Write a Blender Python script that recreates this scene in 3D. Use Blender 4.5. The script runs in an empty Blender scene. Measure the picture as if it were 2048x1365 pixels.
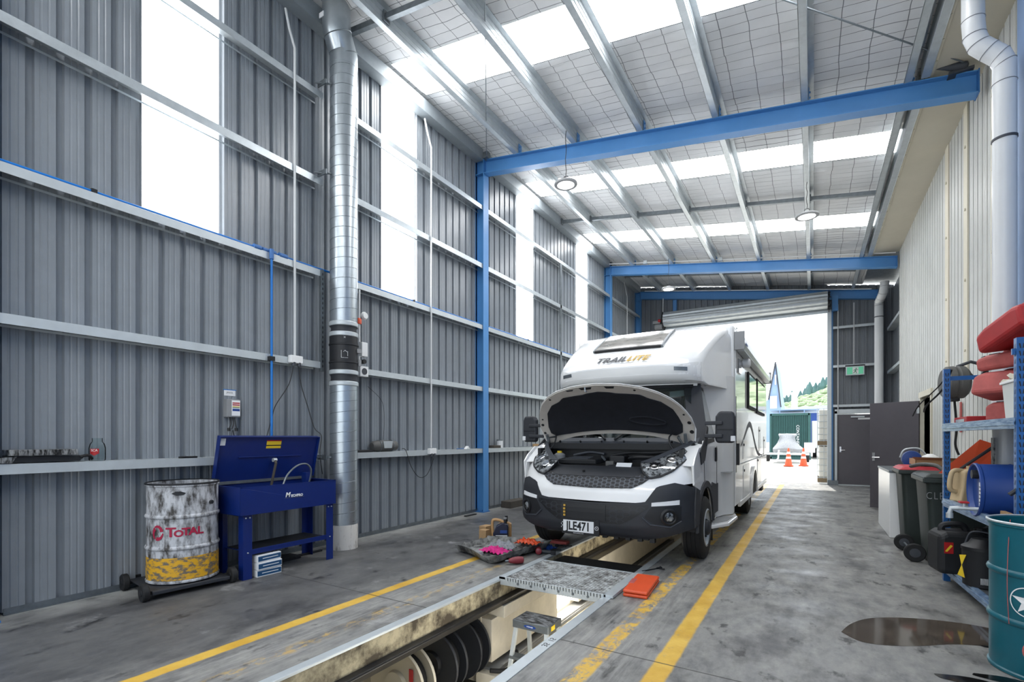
import bpy, bmesh, math, random
from mathutils import Vector, Matrix
random.seed(7)
sc = bpy.context.scene
col = sc.collection
PI = math.pi
# ---------------- camera, world, sun, exposure ----------------
F = 985.0; H = 1.38; TH = math.atan(602 / F)
cd = bpy.data.cameras.new('camera'); cam = bpy.data.objects.new('camera', cd); col.objects.link(cam)
cd.sensor_width = 36; cd.lens = F / 2048 * 36; cd.shift_y = 193.5 / 2048; cd.clip_start = .05; cd.clip_end = 2000
cam.location = (0, 0, H); cam.rotation_euler = (PI / 2, 0, TH)
sc.camera = cam
sc.view_settings.view_transform = 'Standard'; sc.view_settings.look = 'None'
sc.view_settings.exposure = 0.48; sc.view_settings.gamma = 1; sc.view_settings.use_curve_mapping = False
W = bpy.data.worlds.new('sky'); sc.world = W; W.use_nodes = True
bg = W.node_tree.nodes['Background']; bg.inputs[0].default_value = (.86, .93, 1, 1); bg.inputs[1].default_value = 1.7
sd = bpy.data.lights.new('sun', 'SUN'); sd.energy = 5.5; sd.angle = .01; sd.color = (1, .96, .9)
sun = bpy.data.objects.new('sun', sd); col.objects.link(sun)
sun.rotation_euler = Vector((-.08, 1.0, 2.25)).to_track_quat('Z', 'Y').to_euler()
SKY_E = 8.5; PANEL_E = 4.2

# ---------------- helpers ----------------
def lin(c):
    if isinstance(c, str):
        c = [int(c[i:i + 2], 16) / 255 for i in (0, 2, 4)]
        c = [x / 12.92 if x < .04045 else ((x + .055) / 1.055) ** 2.4 for x in c]
    return tuple(c) + (1,)

def mat(name, c, rough=.5, metal=0, var=0, vs=6, vc=None, bump=0, bs=40, emit=0, alpha=1, trans=0, coat=0, stretch=(1, 1, 1), thr=None, spec=.5):
    m = bpy.data.materials.new(name); m.use_nodes = True
    nt = m.node_tree; b = nt.nodes['Principled BSDF']; L = nt.links.new
    c = lin(c)
    b.inputs['Base Color'].default_value = c
    b.inputs['Roughness'].default_value = rough; b.inputs['Metallic'].default_value = metal
    b.inputs['Specular IOR Level'].default_value = spec
    b.inputs['Coat Weight'].default_value = coat; b.inputs['Coat Roughness'].default_value = .05
    b.inputs['Transmission Weight'].default_value = trans; b.inputs['Alpha'].default_value = alpha
    if emit:
        b.inputs['Emission Color'].default_value = c; b.inputs['Emission Strength'].default_value = emit
    if var or bump:
        tc = nt.nodes.new('ShaderNodeTexCoord'); mp = nt.nodes.new('ShaderNodeMapping')
        mp.inputs['Scale'].default_value = stretch; L(tc.outputs['Object'], mp.inputs[0])
    if var:
        n = nt.nodes.new('ShaderNodeTexNoise'); n.inputs['Scale'].default_value = vs; n.inputs['Detail'].default_value = 6
        n.inputs['Roughness'].default_value = .65
        L(mp.outputs[0], n.inputs[0])
        r = nt.nodes.new('ShaderNodeValToRGB')
        a, z = thr or (.3, .7)
        r.color_ramp.elements[0].position = a; r.color_ramp.elements[1].position = z
        if vc is None: vc = tuple(x * (1 - var) for x in c[:3])
        vc = lin(vc) if isinstance(vc, str) else tuple(vc) + (1,)
        r.color_ramp.elements[0].color = vc; r.color_ramp.elements[1].color = c
        L(n.outputs[0], r.inputs[0]); L(r.outputs[0], b.inputs['Base Color'])
    if bump:
        n2 = nt.nodes.new('ShaderNodeTexNoise'); n2.inputs['Scale'].default_value = bs; L(mp.outputs[0], n2.inputs[0])
        bp = nt.nodes.new('ShaderNodeBump'); bp.inputs['Strength'].default_value = bump; bp.inputs['Distance'].default_value = .01
        L(n2.outputs[0], bp.inputs['Height']); L(bp.outputs[0], b.inputs['Normal'])
    return m

M = {}
def defmats():
    d = dict(
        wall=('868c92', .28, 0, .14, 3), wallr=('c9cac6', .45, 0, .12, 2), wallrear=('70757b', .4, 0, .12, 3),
        galv=('c3cace', .40, .55, .18, 9), galvw=('c3cacd', .42, .35, .12, 5), galvd=('80878c', .45, .7, .3, 12),
        blue=('4d88c2', .42, 0, .08, 3), blued=('2f6aa6', .45, 0, .1, 4), cream=('c2bcab', .6, 0, .08, 2), creamw=('d8d2bf', .6, 0, .12, 3),
        duct=('b9c1c6', .33, .85, .15, 7), black=('101216', .5, 0, 0, 1), rubber=('17181a', .75, 0, .2, 9), dark=('1a1c20', .55, 0, .2, 8),
        concw=('c9c6bf', .85, 0, .3, 14), white=('e6e7e6', .5, 0, 0, 1), whiteg=('e9eaea', .25, 0, 0, 1),
        washer=('0b266c', .34, 0, .15, 3), red=('b01b20', .5, 0, .2, 6), redf=('bd5d59', .65, 0, .3, 8), orange=('e0552b', .45, 0, .1, 5),
        pipeb=('0f6fc0', .35, 0, 0, 1), plast=('2a2d33', .6, 0, .12, 20), plastd=('16181c', .6, 0, .1, 20), plastm=('3b3f46', .55, 0, .1, 20),
        doorg=('57545a', .45, 0, .12, 4), bing=('27312f', .5, 0, .25, 6), binred=('c23a45', .5, 0, .2, 5), teal=('12606f', .32, 0, .22, 4),
        rack=('1c5d9e', .35, 0, .2, 9), beige=('c9b28c', .6, 0, .2, 6), card=('b08f66', .8, 0, .15, 8), wood=('8b7a60', .8, 0, .3, 8),
        yellow=('e2c22a', .6, 0, 0, 1), gold=('b08a5c', .45, 0, 0, 1), navy=('141a33', .35, 0, 0, 1), label=('dfe1e3', .6, 0, 0, 1), sign=('2f8a5e', .5, 0, 0, 1),
        chrome=('d8dade', .12, 1, 0, 1), ibc=('e4e3da', .4, 0, .08, 3), cont=('2e5a58', .5, 0, .2, 4), roofg=('5a5f66', .6, 0, .1, 2), lblue=('8fa9cf', .6, 0, .1, 2),
        paint=('3b6aa5', .5, 0, 0, 1), pvc=('cfd1d2', .3, 0, .06, 3), reel=('5a5a58', .6, 0, .2, 6), pink=('d42c86', .85, 0, .25, 30), rag=('9a9ea3', .9, 0, .4, 30), totred=('a3163c', .6, 0, 0, 1),
        timber=('4b4640', .9, 0, .3, 12), pitw=('dcd5c4', .75, 0, .2, 4), greyhat=('8b8d8f', .6, 0, .1, 5), swoosh=('6d6f74', .5, 0, 0, 1), txtg=('4a4c50', .5, 0, 0, 1), txty=('c8a44a', .5, 0, 0, 1),
        yard=('cfccc5', .9, 0, .12, .6), seat=('3a3c40', .9, 0, 0, 1), amber=('c9a24a', .3, .3, 0, 1), bluem=('1a3f86', .45, 0, 0, 1), green=('5f8080', .9, 0, .25, .3), greenl=('a4b592', .9, 0, .3, .5))  # green and greenl: distance haze and overexposure put into the hill colours
    for k, v in d.items():
        M[k] = mat(k, v[0], v[1], v[2], v[3], v[4])
defmats()
M['galve'] = mat('galve', '8d959a', .55, .15, .15, 9)
M['boxblue'] = mat('boxblue', '1c4a72', .5)
M['maroon'] = mat('maroon', '7a2830', .45)
M['vanw'] = mat('vanw', 'eceded', .22, 0, coat=.6)
M['vanw2'] = mat('vanw2', 'dcdddc', .25, 0, coat=.3)
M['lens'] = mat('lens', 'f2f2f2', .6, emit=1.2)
M['lenson'] = mat('lenson', 'ffffff', .6, emit=9)
M['skyp'] = mat('skyp', (1, 1, 1), .6, emit=SKY_E)
M['wallp'] = mat('wallp', (.97, .985, 1), .6, emit=PANEL_E)
M['pitlight'] = mat('pitlight', (1, .96, .88), .6, emit=11)  # shared by the recessed lamp and two added fill strips
M['exitg'] = mat('exitg', (.1, .42, .25), .5, emit=.35)
M['oildirt'] = mat('oildirt', 'c2b696', .8, 0, 1, 5, '4a4132', .3, 30, thr=(.40, .62))
M['channel'] = mat('channel', '14161a', .35, .2, 1, 10, '2c2a28')
M['drumw'] = mat('drumw', 'bfc1c5', .55, 0, 1, 15, '3c3936', .15, 40, stretch=(1, 1, .4), thr=(.38, .58))
M['drumy'] = mat('drumy', 'd8a31c', .6, 0, 1, 17, '6a6256', .1, 30, stretch=(1, 1, 1.8), thr=(.42, .54))
M['plug'] = mat('plug', 'd3cfc8', .8, 0, 1, 12, '6b6258', .2, 30, stretch=(1, 1, .3), thr=(.3, .5))
M['grate'] = mat('grate', 'dcdedd', .5, .2, 1, 16, '6a6560', thr=(.34, .6))
M['topdirt'] = mat('topdirt', '8f9192', .6, .3, 1, 14, '121212', stretch=(1, 4, 1), thr=(.4, .6))
M['trayg'] = mat('trayg', '8a8b88', .55, 0, 1, 8, '2a2a2a', .1, 30, thr=(.38, .6))
M['linerdark'] = mat('linerdark', '181b24', .9, 0, .4, 9, bump=.2, bs=30)
M['hoodin'] = mat('hoodin', 'b8b3ac', .5, 0, .1, 9)

def glassm(name, tint, t):
    m = bpy.data.materials.new(name); m.use_nodes = True; nt = m.node_tree; L = nt.links.new
    for n in list(nt.nodes): nt.nodes.remove(n)
    o = nt.nodes.new('ShaderNodeOutputMaterial'); mx = nt.nodes.new('ShaderNodeMixShader')
    tr = nt.nodes.new('ShaderNodeBsdfTransparent'); tr.inputs[0].default_value = lin(tint)
    gl = nt.nodes.new('ShaderNodeBsdfGlossy'); gl.inputs['Roughness'].default_value = .03
    lw = nt.nodes.new('ShaderNodeLayerWeight'); lw.inputs[0].default_value = t
    L(lw.outputs['Fresnel'], mx.inputs[0]); L(tr.outputs[0], mx.inputs[1]); L(gl.outputs[0], mx.inputs[2]); L(mx.outputs[0], o.inputs[0])
    return m
M['glass'] = glassm('glass', (.55, .62, .62), .4)
M['jarglass'] = glassm('jarglass', (.93, .96, .96), .12)
M['tint_reflect'] = mat('tint_reflect', '5d676c', .08, coat=.5)  # cab door glass; grey reflection put into a lighter base colour
M['tint'] = mat('tint', '22262b', .05, coat=.5)
M['hlens'] = mat('hlens', 'b9bdbf', .12, .55, 1, 18, '2a2c2e', thr=(.42, .58))
M['acrylic'] = mat('acrylic', 'a9a6a0', .12, .35, 1, 3, '6d6a66', stretch=(1, 3, 1))

class MB:
    def __init__(s): s.v = []; s.f = []; s.mi = []; s.cm = 0
    def q(s, *p):
        n = len(s.v); s.v += [tuple(x) for x in p]; s.f.append(tuple(range(n, n + len(p)))); s.mi.append(s.cm); return s
    def add(s, vs, fs):
        n = len(s.v); s.v += [tuple(x) for x in vs]
        for f in fs: s.f.append(tuple(i + n for i in f)); s.mi.append(s.cm)
        return s
    def box(s, x0, x1, y0, y1, z0, z1, m=None):
        vs = [(x, y, z) for z in (z0, z1) for y in (y0, y1) for x in (x0, x1)]
        if m: vs = [m @ Vector(v) for v in vs]
        return s.add(vs, [(0, 2, 3, 1), (4, 5, 7, 6), (0, 1, 5, 4), (2, 6, 7, 3), (0, 4, 6, 2), (1, 3, 7, 5)])
    def cyl(s, a, b, r, n=16, r2=None, caps=True):
        a = Vector(a); b = Vector(b); r2 = r if r2 is None else r2
        d = (b - a).normalized(); u = d.orthogonal().normalized(); w = d.cross(u)
        vs = []
        for c, rr in ((a, r), (b, r2)):
            for i in range(n):
                t = 2 * PI * i / n; vs.append(c + (u * math.cos(t) + w * math.sin(t)) * rr)
        fs = [(i, (i + 1) % n, n + (i + 1) % n, n + i) for i in range(n)]
        if caps: fs += [tuple(range(n))[::-1], tuple(range(n, 2 * n))]
        return s.add(vs, fs)
    def lathe(s, prof, c=(0, 0, 0), axis=(0, 0, 1), n=28, cap=True):
        ax = Vector(axis).normalized(); u = ax.orthogonal().normalized(); w = ax.cross(u); c = Vector(c)
        vs = []
        for r, h in prof:
            for i in range(n):
                t = 2 * PI * i / n; vs.append(c + ax * h + (u * math.cos(t) + w * math.sin(t)) * r)
        fs = []
        for k in range(len(prof) - 1):
            for i in range(n):
                j = (i + 1) % n; fs.append((k * n + i, k * n + j, (k + 1) * n + j, (k + 1) * n + i))
        if cap: fs += [tuple(range(n))[::-1], tuple(range((len(prof) - 1) * n, len(prof) * n))]
        return s.add(vs, fs)
    def tube(s, pts, r, n=8, caps=True):
        P = [Vector(p) for p in pts]; vs = []; u = None
        for k, p in enumerate(P):
            d = (P[min(k + 1, len(P) - 1)] - P[max(k - 1, 0)]).normalized()
            u = d.orthogonal().normalized() if u is None else (u - d * u.dot(d)).normalized()
            w = d.cross(u); rr = r[k] if isinstance(r, (list, tuple)) else r
            for i in range(n):
                t = 2 * PI * i / n; vs.append(p + (u * math.cos(t) + w * math.sin(t)) * rr)
        fs = []
        for k in range(len(P) - 1):
            for i in range(n):
                j = (i + 1) % n; fs.append((k * n + i, k * n + j, (k + 1) * n + j, (k + 1) * n + i))
        if caps: fs += [tuple(range(n))[::-1], tuple(range((len(P) - 1) * n, len(P) * n))]
        return s.add(vs, fs)
    def prism(s, poly, axis, a0, a1):
        # poly in the two other axes (order x,y,z minus axis)
        def P(p, a): return {'x': (a, p[0], p[1]), 'y': (p[0], a, p[1]), 'z': (p[0], p[1], a)}[axis]
        n = len(poly); vs = [P(p, a0) for p in poly] + [P(p, a1) for p in poly]
        return s.add(vs, [tuple(range(n))[::-1], tuple(range(n, 2 * n))] + [(i, (i + 1) % n, n + (i + 1) % n, n + i) for i in range(n)])
    def grid(s, rows, close=False):
        nc = len(rows[0]); vs = [p for r in rows for p in r]; fs = []
        for k in range(len(rows) - 1):
            for i in range(nc - (0 if close else 1)):
                j = (i + 1) % nc; fs.append((k * nc + i, k * nc + j, (k + 1) * nc + j, (k + 1) * nc + i))
        return s.add(vs, fs)
    def build(s, name, m, parent=None, smooth=False, bevel=0, solid=0, recalc=True, label=None, seg=2):
        me = bpy.data.meshes.new(name)
        if parent is not None: o0 = Vector(parent['_w'])
        else:
            xs, ys, zs = zip(*s.v); o0 = Vector(((min(xs) + max(xs)) / 2, (min(ys) + max(ys)) / 2, min(zs)))
        me.from_pydata([Vector(v) - o0 for v in s.v], [], s.f)
        ms = m if isinstance(m, (list, tuple)) else [m]
        for x in ms: me.materials.append(M[x] if isinstance(x, str) else x)
        for p, i in zip(me.polygons, s.mi): p.material_index = i
        if recalc:
            b = bmesh.new(); b.from_mesh(me); bmesh.ops.remove_doubles(b, verts=b.verts, dist=1e-5); bmesh.ops.recalc_face_normals(b, faces=b.faces); b.to_mesh(me); b.free()
        if smooth:
            for p in me.polygons: p.use_smooth = True
        ob = bpy.data.objects.new(name, me); col.objects.link(ob); ob['_w'] = tuple(o0)
        if parent is not None: ob.parent = parent
        else: ob.location = o0
        if solid:
            md = ob.modifiers.new('solid', 'SOLIDIFY'); md.thickness = solid; md.offset = 0
        if bevel:
            md = ob.modifiers.new('bevel', 'BEVEL'); md.width = bevel; md.segments = seg; md.limit_method = 'ANGLE'; md.angle_limit = .6
        if smooth:
            md = ob.modifiers.new('sharp', 'EDGE_SPLIT'); md.split_angle = .7
        if label: ob['label'] = label
        return ob

def tag(o, label, cat, group=None, kind=None):
    o['label'] = label; o['category'] = cat
    if group: o['group'] = group
    if kind: o['kind'] = kind
    return o
def struct(o, label=None):
    o['kind'] = 'structure'
    if label: o['label'] = label
    return o
def T(name, label, cat, loc, group=None):
    o = bpy.data.objects.new(name, None); col.objects.link(o); o.location = loc; o['_w'] = tuple(loc); o.empty_display_size = .1
    return tag(o, label, cat, group)
def copytree(o, loc, label):
    c = o.copy(); col.objects.link(c); c.location = loc; c['label'] = label; c['_w'] = tuple(loc)
    for ch in o.children:
        d = ch.copy(); col.objects.link(d); d.parent = c
        for g in ch.children:
            e = g.copy(); col.objects.link(e); e.parent = d
    return c
def bez(pts, n=8):
    P = [Vector(p) for p in pts]; out = []
    for k in range(len(P) - 1):
        p0 = P[max(k - 1, 0)]; p1 = P[k]; p2 = P[k + 1]; p3 = P[min(k + 2, len(P) - 1)]
        for i in range(n):
            t = i / n
            out.append(.5 * ((2 * p1) + (p2 - p0) * t + (2 * p0 - 5 * p1 + 4 * p2 - p3) * t * t + (3 * p1 - p0 - 3 * p2 + p3) * t ** 3))
    return out + [P[-1]]
def pl(pts):
    def f(x):
        if x <= pts[0][0]: return pts[0][1]
        for (a, b), (c, d) in zip(pts, pts[1:]):
            if x <= c: return b + (d - b) * (x - a) / (c - a + 1e-9)
        return pts[-1][1]
    return f
def text(name, s, size, fn, m, parent, ext=.0015, label=None, shear=0, sx=1, align='CENTER', space=1.0, bold=0.0):
    cu = bpy.data.curves.new(name, 'FONT'); cu.body = s; cu.size = size; cu.extrude = ext; cu.align_x = align; cu.align_y = 'CENTER'; cu.shear = shear; cu.resolution_u = 3; cu.space_character = space; cu.offset = bold
    to = bpy.data.objects.new(name, cu); col.objects.link(to); bpy.context.view_layer.update()
    me = bpy.data.meshes.new_from_object(to.evaluated_get(bpy.context.evaluated_depsgraph_get()))
    bpy.data.objects.remove(to); bpy.data.curves.remove(cu)
    o0 = Vector(parent['_w'])
    for v in me.vertices: v.co = Vector(fn(v.co.x * sx, v.co.y, v.co.z)) - o0
    me.materials.clear(); me.materials.append(M[m] if isinstance(m, str) else m)
    o = bpy.data.objects.new(name, me); col.objects.link(o); o.parent = parent; o['_w'] = tuple(o0)
    if label: o['label'] = label
    return o
def norm(fn, x, t, e=1e-3):
    a = Vector(fn(x + e, t)) - Vector(fn(x - e, t)); b = Vector(fn(x, t + e)) - Vector(fn(x, t - e))
    return a.cross(b).normalized()
def drape(mb, fn, lo, hi, x0, x1, nx, nt, off=0, th=.01, sgn=1):
    top = []; bot = []
    for j in range(nt + 1):
        ra = []; rb = []
        for i in range(nx + 1):
            x = x0 + (x1 - x0) * i / nx; a, b = lo(x), hi(x); t = a + (b - a) * j / nt
            p = Vector(fn(x, t)); n = norm(fn, x, t) * sgn
            ra.append(p + n * off); rb.append(p + n * (off - th))
        top.append(ra); bot.append(rb)
    mb.grid(top); mb.grid([r[::-1] for r in bot])
    ring = [(0, i) for i in range(nx + 1)] + [(j, nx) for j in range(1, nt + 1)] + [(nt, i) for i in range(nx - 1, -1, -1)] + [(j, 0) for j in range(nt - 1, 0, -1)]
    vs = [top[j][i] for j, i in ring] + [bot[j][i] for j, i in ring]; n = len(ring)
    mb.add(vs, [(i, (i + 1) % n, n + (i + 1) % n, n + i) for i in range(n)])
    return mb
# ---------------- floor, pit, yard ----------------
PX0, PX1, PY0, PY1 = -2.6, -1.55, .3, 11.0
def floor_mat():
    m = bpy.data.materials.new('concrete_floor'); m.use_nodes = True; nt = m.node_tree; L = nt.links.new; N = nt.nodes.new
    b = nt.nodes['Principled BSDF']
    g = N('ShaderNodeNewGeometry'); sp = N('ShaderNodeSeparateXYZ'); L(g.outputs['Position'], sp.inputs[0])
    def mth(op, a, c=None, d=None):
        n = N('ShaderNodeMath'); n.operation = op
        for i, x in enumerate((a, c, d)):
            if x is None: continue
            if isinstance(x, (int, float)): n.inputs[i].default_value = x
            else: L(x, n.inputs[i])
        return n.outputs[0]
    def noise(scale, st=(1, 1, 1), det=6, rough=.6, off=0):
        mp = N('ShaderNodeMapping'); mp.inputs['Scale'].default_value = st; mp.inputs['Location'].default_value = (off, off * 2, 0)
        L(g.outputs['Position'], mp.inputs[0])
        n = N('ShaderNodeTexNoise'); n.inputs['Scale'].default_value = scale; n.inputs['Detail'].default_value = det; n.inputs['Roughness'].default_value = rough
        L(mp.outputs[0], n.inputs[0]); return n.outputs[0]
    def ramp(x, a, b_):
        n = N('ShaderNodeMapRange'); n.inputs['From Min'].default_value = a; n.inputs['From Max'].default_value = b_; L(x, n.inputs[0]); return n.outputs[0]
    def mix(f, a, c):
        n = N('ShaderNodeMix'); n.data_type = 'RGBA'
        if isinstance(f, (int, float)): n.inputs[0].default_value = f
        else: L(f, n.inputs[0])
        for i, x in ((6, a), (7, c)):
            if isinstance(x, tuple): n.inputs[i].default_value = x
            else: L(x, n.inputs[i])
        return n.outputs[2]
    def band(x, a, b_, s=.008): return mth('MULTIPLY', ramp(x, a - s, a + s), ramp(x, b_ + s, b_ - s))
    c = mix(ramp(noise(1.1, det=8), .35, .68), lin('58595b'), lin('858482'))
    c = mix(ramp(noise(7, (1.6, .7, 1), 8, .7, 3), .35, .75), c, lin('979690'))
    # darker aisle beside the left wall, oil spots
    c = mix(mth('MULTIPLY', band(sp.outputs[0], -5.05, -3.42, .28), .68), c, lin('404144'))
    c = mix(mth('MULTIPLY', ramp(noise(2.1, (1, .5, 1), 7, .65, 9), .50, .66), .8), c, lin('38383a'))
    c = mix(mth('MULTIPLY', ramp(noise(5.5, (1, .55, 1), 5, .6, 17), .60, .67), .85), c, lin('202022'))
    c = mix(mth('MULTIPLY', ramp(noise(1.2, (1, 1, 1), 7, .7, 31), .6, .72), .45), c, lin('c9c9c8'))
    tr = mth('MULTIPLY', ramp(noise(9, (3, .25, 1), 6, .7, 5), .4, .7), mth('MAXIMUM', band(sp.outputs[0], -3.2, -2.7, .1), band(sp.outputs[0], -1.45, -.9, .1)))
    c = mix(mth('MULTIPLY', tr, .5), c, lin('b4b3ae'))
    # yellow lane lines
    wear = noise(13, (1, .6, 1), 8, .75, 2); wear2 = noise(4, (1, 1, 1), 8, .7, 12)
    xx = mth('ADD', sp.outputs[0], mth('MULTIPLY', mth('SUBTRACT', noise(8, det=3), .5), .02))
    l1 = mth('MULTIPLY', band(xx, -3.34, -3.235), mth('MULTIPLY', ramp(wear, .24, .34), band(sp.outputs[1], -3, 7.2, .5)))
    l2 = mth('MULTIPLY', band(xx, -2.95, -2.85, .03), mth('MULTIPLY', ramp(wear, .5, .6), .6))
    l3 = mth('MULTIPLY', band(xx, -1.22, -1.10), mth('MULTIPLY', ramp(wear, .42, .52), ramp(wear2, .4, .5)))
    l4 = mth('MULTIPLY', band(xx, -.835, -.715), ramp(wear, .28, .42))
    ln = mth('MAXIMUM', mth('MAXIMUM', l1, l2), mth('MAXIMUM', l3, l4))
    ln = mth('MULTIPLY', ln, mth('LESS_THAN', sp.outputs[1], 16.5))
    c = mix(ln, c, mix(ramp(wear2, .3, .7), lin('c6972f'), lin('dfba52')))
    # saw-cut joints
    jt = mth('MAXIMUM', mth('MULTIPLY', band(sp.outputs[1], 3.04, 3.052, .002), 1), mth('MAXIMUM', band(sp.outputs[1], 7.9, 7.912, .002), band(sp.outputs[1], 12.6, 12.612, .002)))
    c = mix(mth('MULTIPLY', jt, .85), c, lin('2c2b2a'))
    # pale edge beside the left wall
    c = mix(mth('MULTIPLY', mth('MULTIPLY', ramp(sp.outputs[0], -4.95, -5.3), ramp(noise(3, off=8), .3, .6)), .5), c, lin('b9bab6'))
    L(c, b.inputs['Base Color'])
    rg = mth('ADD', .30, mth('MULTIPLY', ramp(noise(2.5, off=21), .3, .7), .38)); L(rg, b.inputs['Roughness'])
    bp = N('ShaderNodeBump'); bp.inputs['Strength'].default_value = .25; bp.inputs['Distance'].default_value = .004
    L(noise(22, det=5), bp.inputs['Height']); L(bp.outputs[0], b.inputs['Normal'])
    return m
M['floor'] = floor_mat()
b = MB(); X0, X1, Y0, Y1 = -5.6, 1.95, -3.0, 17.42
for (a, c, d, e) in ((X0, PX0, Y0, Y1), (PX1, X1, Y0, Y1), (PX0, PX1, Y0, PY0), (PX0, PX1, PY1, Y1)): b.box(a, c, d, e, -.15, 0)
struct(b.build('floor', 'floor'))
# yard
b = MB()
ys = [17.42, 20, 26, 33, 45, 70, 120]; zs = [0, 0, .12, .22, .25, .3, .4]
b.grid([[(x, y, z) for x in (-60, -20, -6, 0, 6, 20, 60)] for y, z in zip(ys, zs)])
b.box(-60, 60, 17.42, 17.6, -.3, -.01)
struct(b.build('floor_yard', 'yard'))
b = MB(); b.box(-40, -5.75, -12, 17.3, -.3, -.02); b.box(2.2, 40, -12, 17.3, -.3, -.02); b.box(-5.75, 2.2, -12, -3.0, -.3, -.01); struct(b.build('floor_outside', 'yard'))

# pit: walls as one setting piece each
b = MB()
for (y0, y1) in ((PY0, PY1),):
    b.box(PX0 - .2, PX0, y0, y1, -.18, -.15)
    b.box(PX0 - .12, PX0 + .003, y0, y1, -.18, -.001)
wl = b.build('wall_pit_left_band', 'oildirt'); struct(wl)
b = MB(); b.box(-3.3, -2.85 - .05, 4.0, PY1, -1.7, -.15) ; b.box(-3.6, -3.3, PY0, 4.0, -1.7, -.15); b.box(-3.3, -2.75, 3.92, PY1, -1.7, -.18); b.box(-3.6, -3.3, 4.0, PY1, -1.7, -.15)
b.box(-3.6, PX1, PY0 - .2, PY0, -1.7, -.15)
struct(b.build('wall_pit_left', 'pitw'))
b = MB(); b.box(PX1, PX1 + .2, PY0, PY1, -1.7, -.01); struct(b.build('wall_pit_right', 'pitw'))
b = MB(); b.box(-3.6, PX1, PY1, PY1 + .2, -1.7, -.15); struct(b.build('wall_pit_end', 'pitw'))
b = MB(); b.box(-3.6, PX1 + .2, PY0 - .2, PY1 + .2, -1.75, -1.7); struct(b.build('floor_pit', 'pitw'))
# pit edge angles
for nm, x0, x1, xl, lb in (('left', PX0 - .065, PX0 + .004, PX0, 'galvanised steel angle edging the left side of the inspection pit'), ('right', PX1 - .004, PX1 + .075, PX1, 'galvanised steel angle edging the right side of the inspection pit')):
    b = MB(); b.box(x0, x1, PY0, PY1, -.004, .006); b.box(xl - .004, xl + .006, PY0, PY1, -.014, .004)
    tag(b.build('pit_edging', 'galvw', bevel=.002), lb, 'steel edging')
text('edge_marking', '35  15', .06, lambda x, y, z: (PX1 + .035 + y, 2.95 + x, .0065 + z), 'dark', bpy.data.objects['pit_edging.001'], ext=.0004)
b = MB(); b.prism([(PX0 - .01, -.17), (PX0 + .05, -.185), (PX0 + .055, -.2), (PX0 + .03, -.25), (PX0 - .01, -.25)], 'y', PY0, PY1)
b.box(PX0 - .15, PX0 - .01, PY0, PY1, -.25, -.185)
tag(b.build('cable_channel', 'channel', bevel=.003), 'oily black channel running along the pit wall under the left edge', 'channel')
# stepped cream casings in the pit
t = T('pit_casing', 'cream stepped casing boxes on the left pit wall beyond the reels', 'casing', (-2.68, 4.6, -1.7))
b = MB(); b.box(-2.76, -2.55, 4.03, 6.2, -.37, -.252); b.build('upper_box', 'pitw', t, bevel=.005)
b = MB(); b.box(-2.76, -2.63, 3.93, 5.35, -.78, -.37); b.box(-2.76, -2.63, 5.98, 10.9, -.78, -.37); b.build('middle_box', 'pitw', t, bevel=.005)
b = MB(); b.box(-2.76, -2.48, 3.85, 10.9, -1.695, -.86); b.build('lower_box', 'pitw', t, bevel=.005)
b = MB(); b.box(-2.76, -2.56, 3.93, 10.9, -.86, -.83); b.cyl((-2.55, 4.0, -.80), (-2.55, 10.8, -.80), .012, 8); b.build('pipe_run', 'greyhat', t)
tag(MB().box(-2.745, -2.72, 5.36, 5.97, -.75, -.4).build('pit_light', 'pitlight'), 'glowing rectangular lamp recessed in the pit wall past the grating', 'lamp')
tag(MB().box(-1.60, -1.552, 5.7, 6.7, -.75, -.55).build('pit_light', 'pitlight'), 'added unseen light strip on the right pit wall brightening the pit under the motorhome', 'lamp')  # added out-of-sight strip to light the pit wall under the van
tag(MB().box(-1.60, -1.552, 2.6, 3.8, -.75, -.55).build('pit_light', 'pitlight'), 'added unseen light strip on the right pit wall brightening the hose reels', 'lamp')  # second hidden strip, added to brighten the near pit interior
# grating over the pit
t = T('pit_grating', 'galvanised mesh grating laid across the inspection pit', 'grating', (-2.07, 4.42, 0))
b = MB(); x0, x1, y0, y1 = PX0 - .01, PX1 + .01, 4.03, 4.84
b.box(x0, x0 + .07, y0, y1, .005, .03); b.box(x1 - .0, x1 + .085, y0, y1, .005, .03); b.box(x0, x1 + .02, y0, y0 + .012, -.05, .03); b.box(x0, x1 + .02, y1 - .012, y1, -.05, .03)
b.build('frame', 'galvw', t, bevel=.002)
b = MB()
n = 34
for i in range(1, n):
    x = x0 + .07 + (x1 - x0 - .07) * i / n; b.box(x - .0035, x + .0035, y0, y1, -.005, .026)
for i in range(1, 28):
    y = y0 + (y1 - y0) * i / 28; b.box(x0 + .06, x1, y - .003, y + .003, .004, .0265)
b.build('mesh', 'grate', t)
MB().box(x0 + .06, x1, y0 + .012, y1 - .012, -.012, -.006).build('grime_shade_layer', 'timber', t)  # gunk sheet that also stands in for the darkness below the mesh
for i in range(1, 7):
    x = x0 + .07 + (x1 - x0 - .07) * i / 7; MB().cyl((x, y0 - .006, -.015), (x, y0, -.015), .012, 8).build('bolt_head', 'galvd', t)
# dark solid cover between grating and van
b = MB(); b.box(PX0 + .02, PX1 - .01, 4.86, 5.44, -.09, -.05); b.box(PX0 + .02, PX1 - .01, 4.86, 4.89, -.05, -.01)
tag(b.build('drain_tray', 'black', bevel=.004), 'black oil drain tray spanning the pit between grating and motorhome', 'tray')
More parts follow.
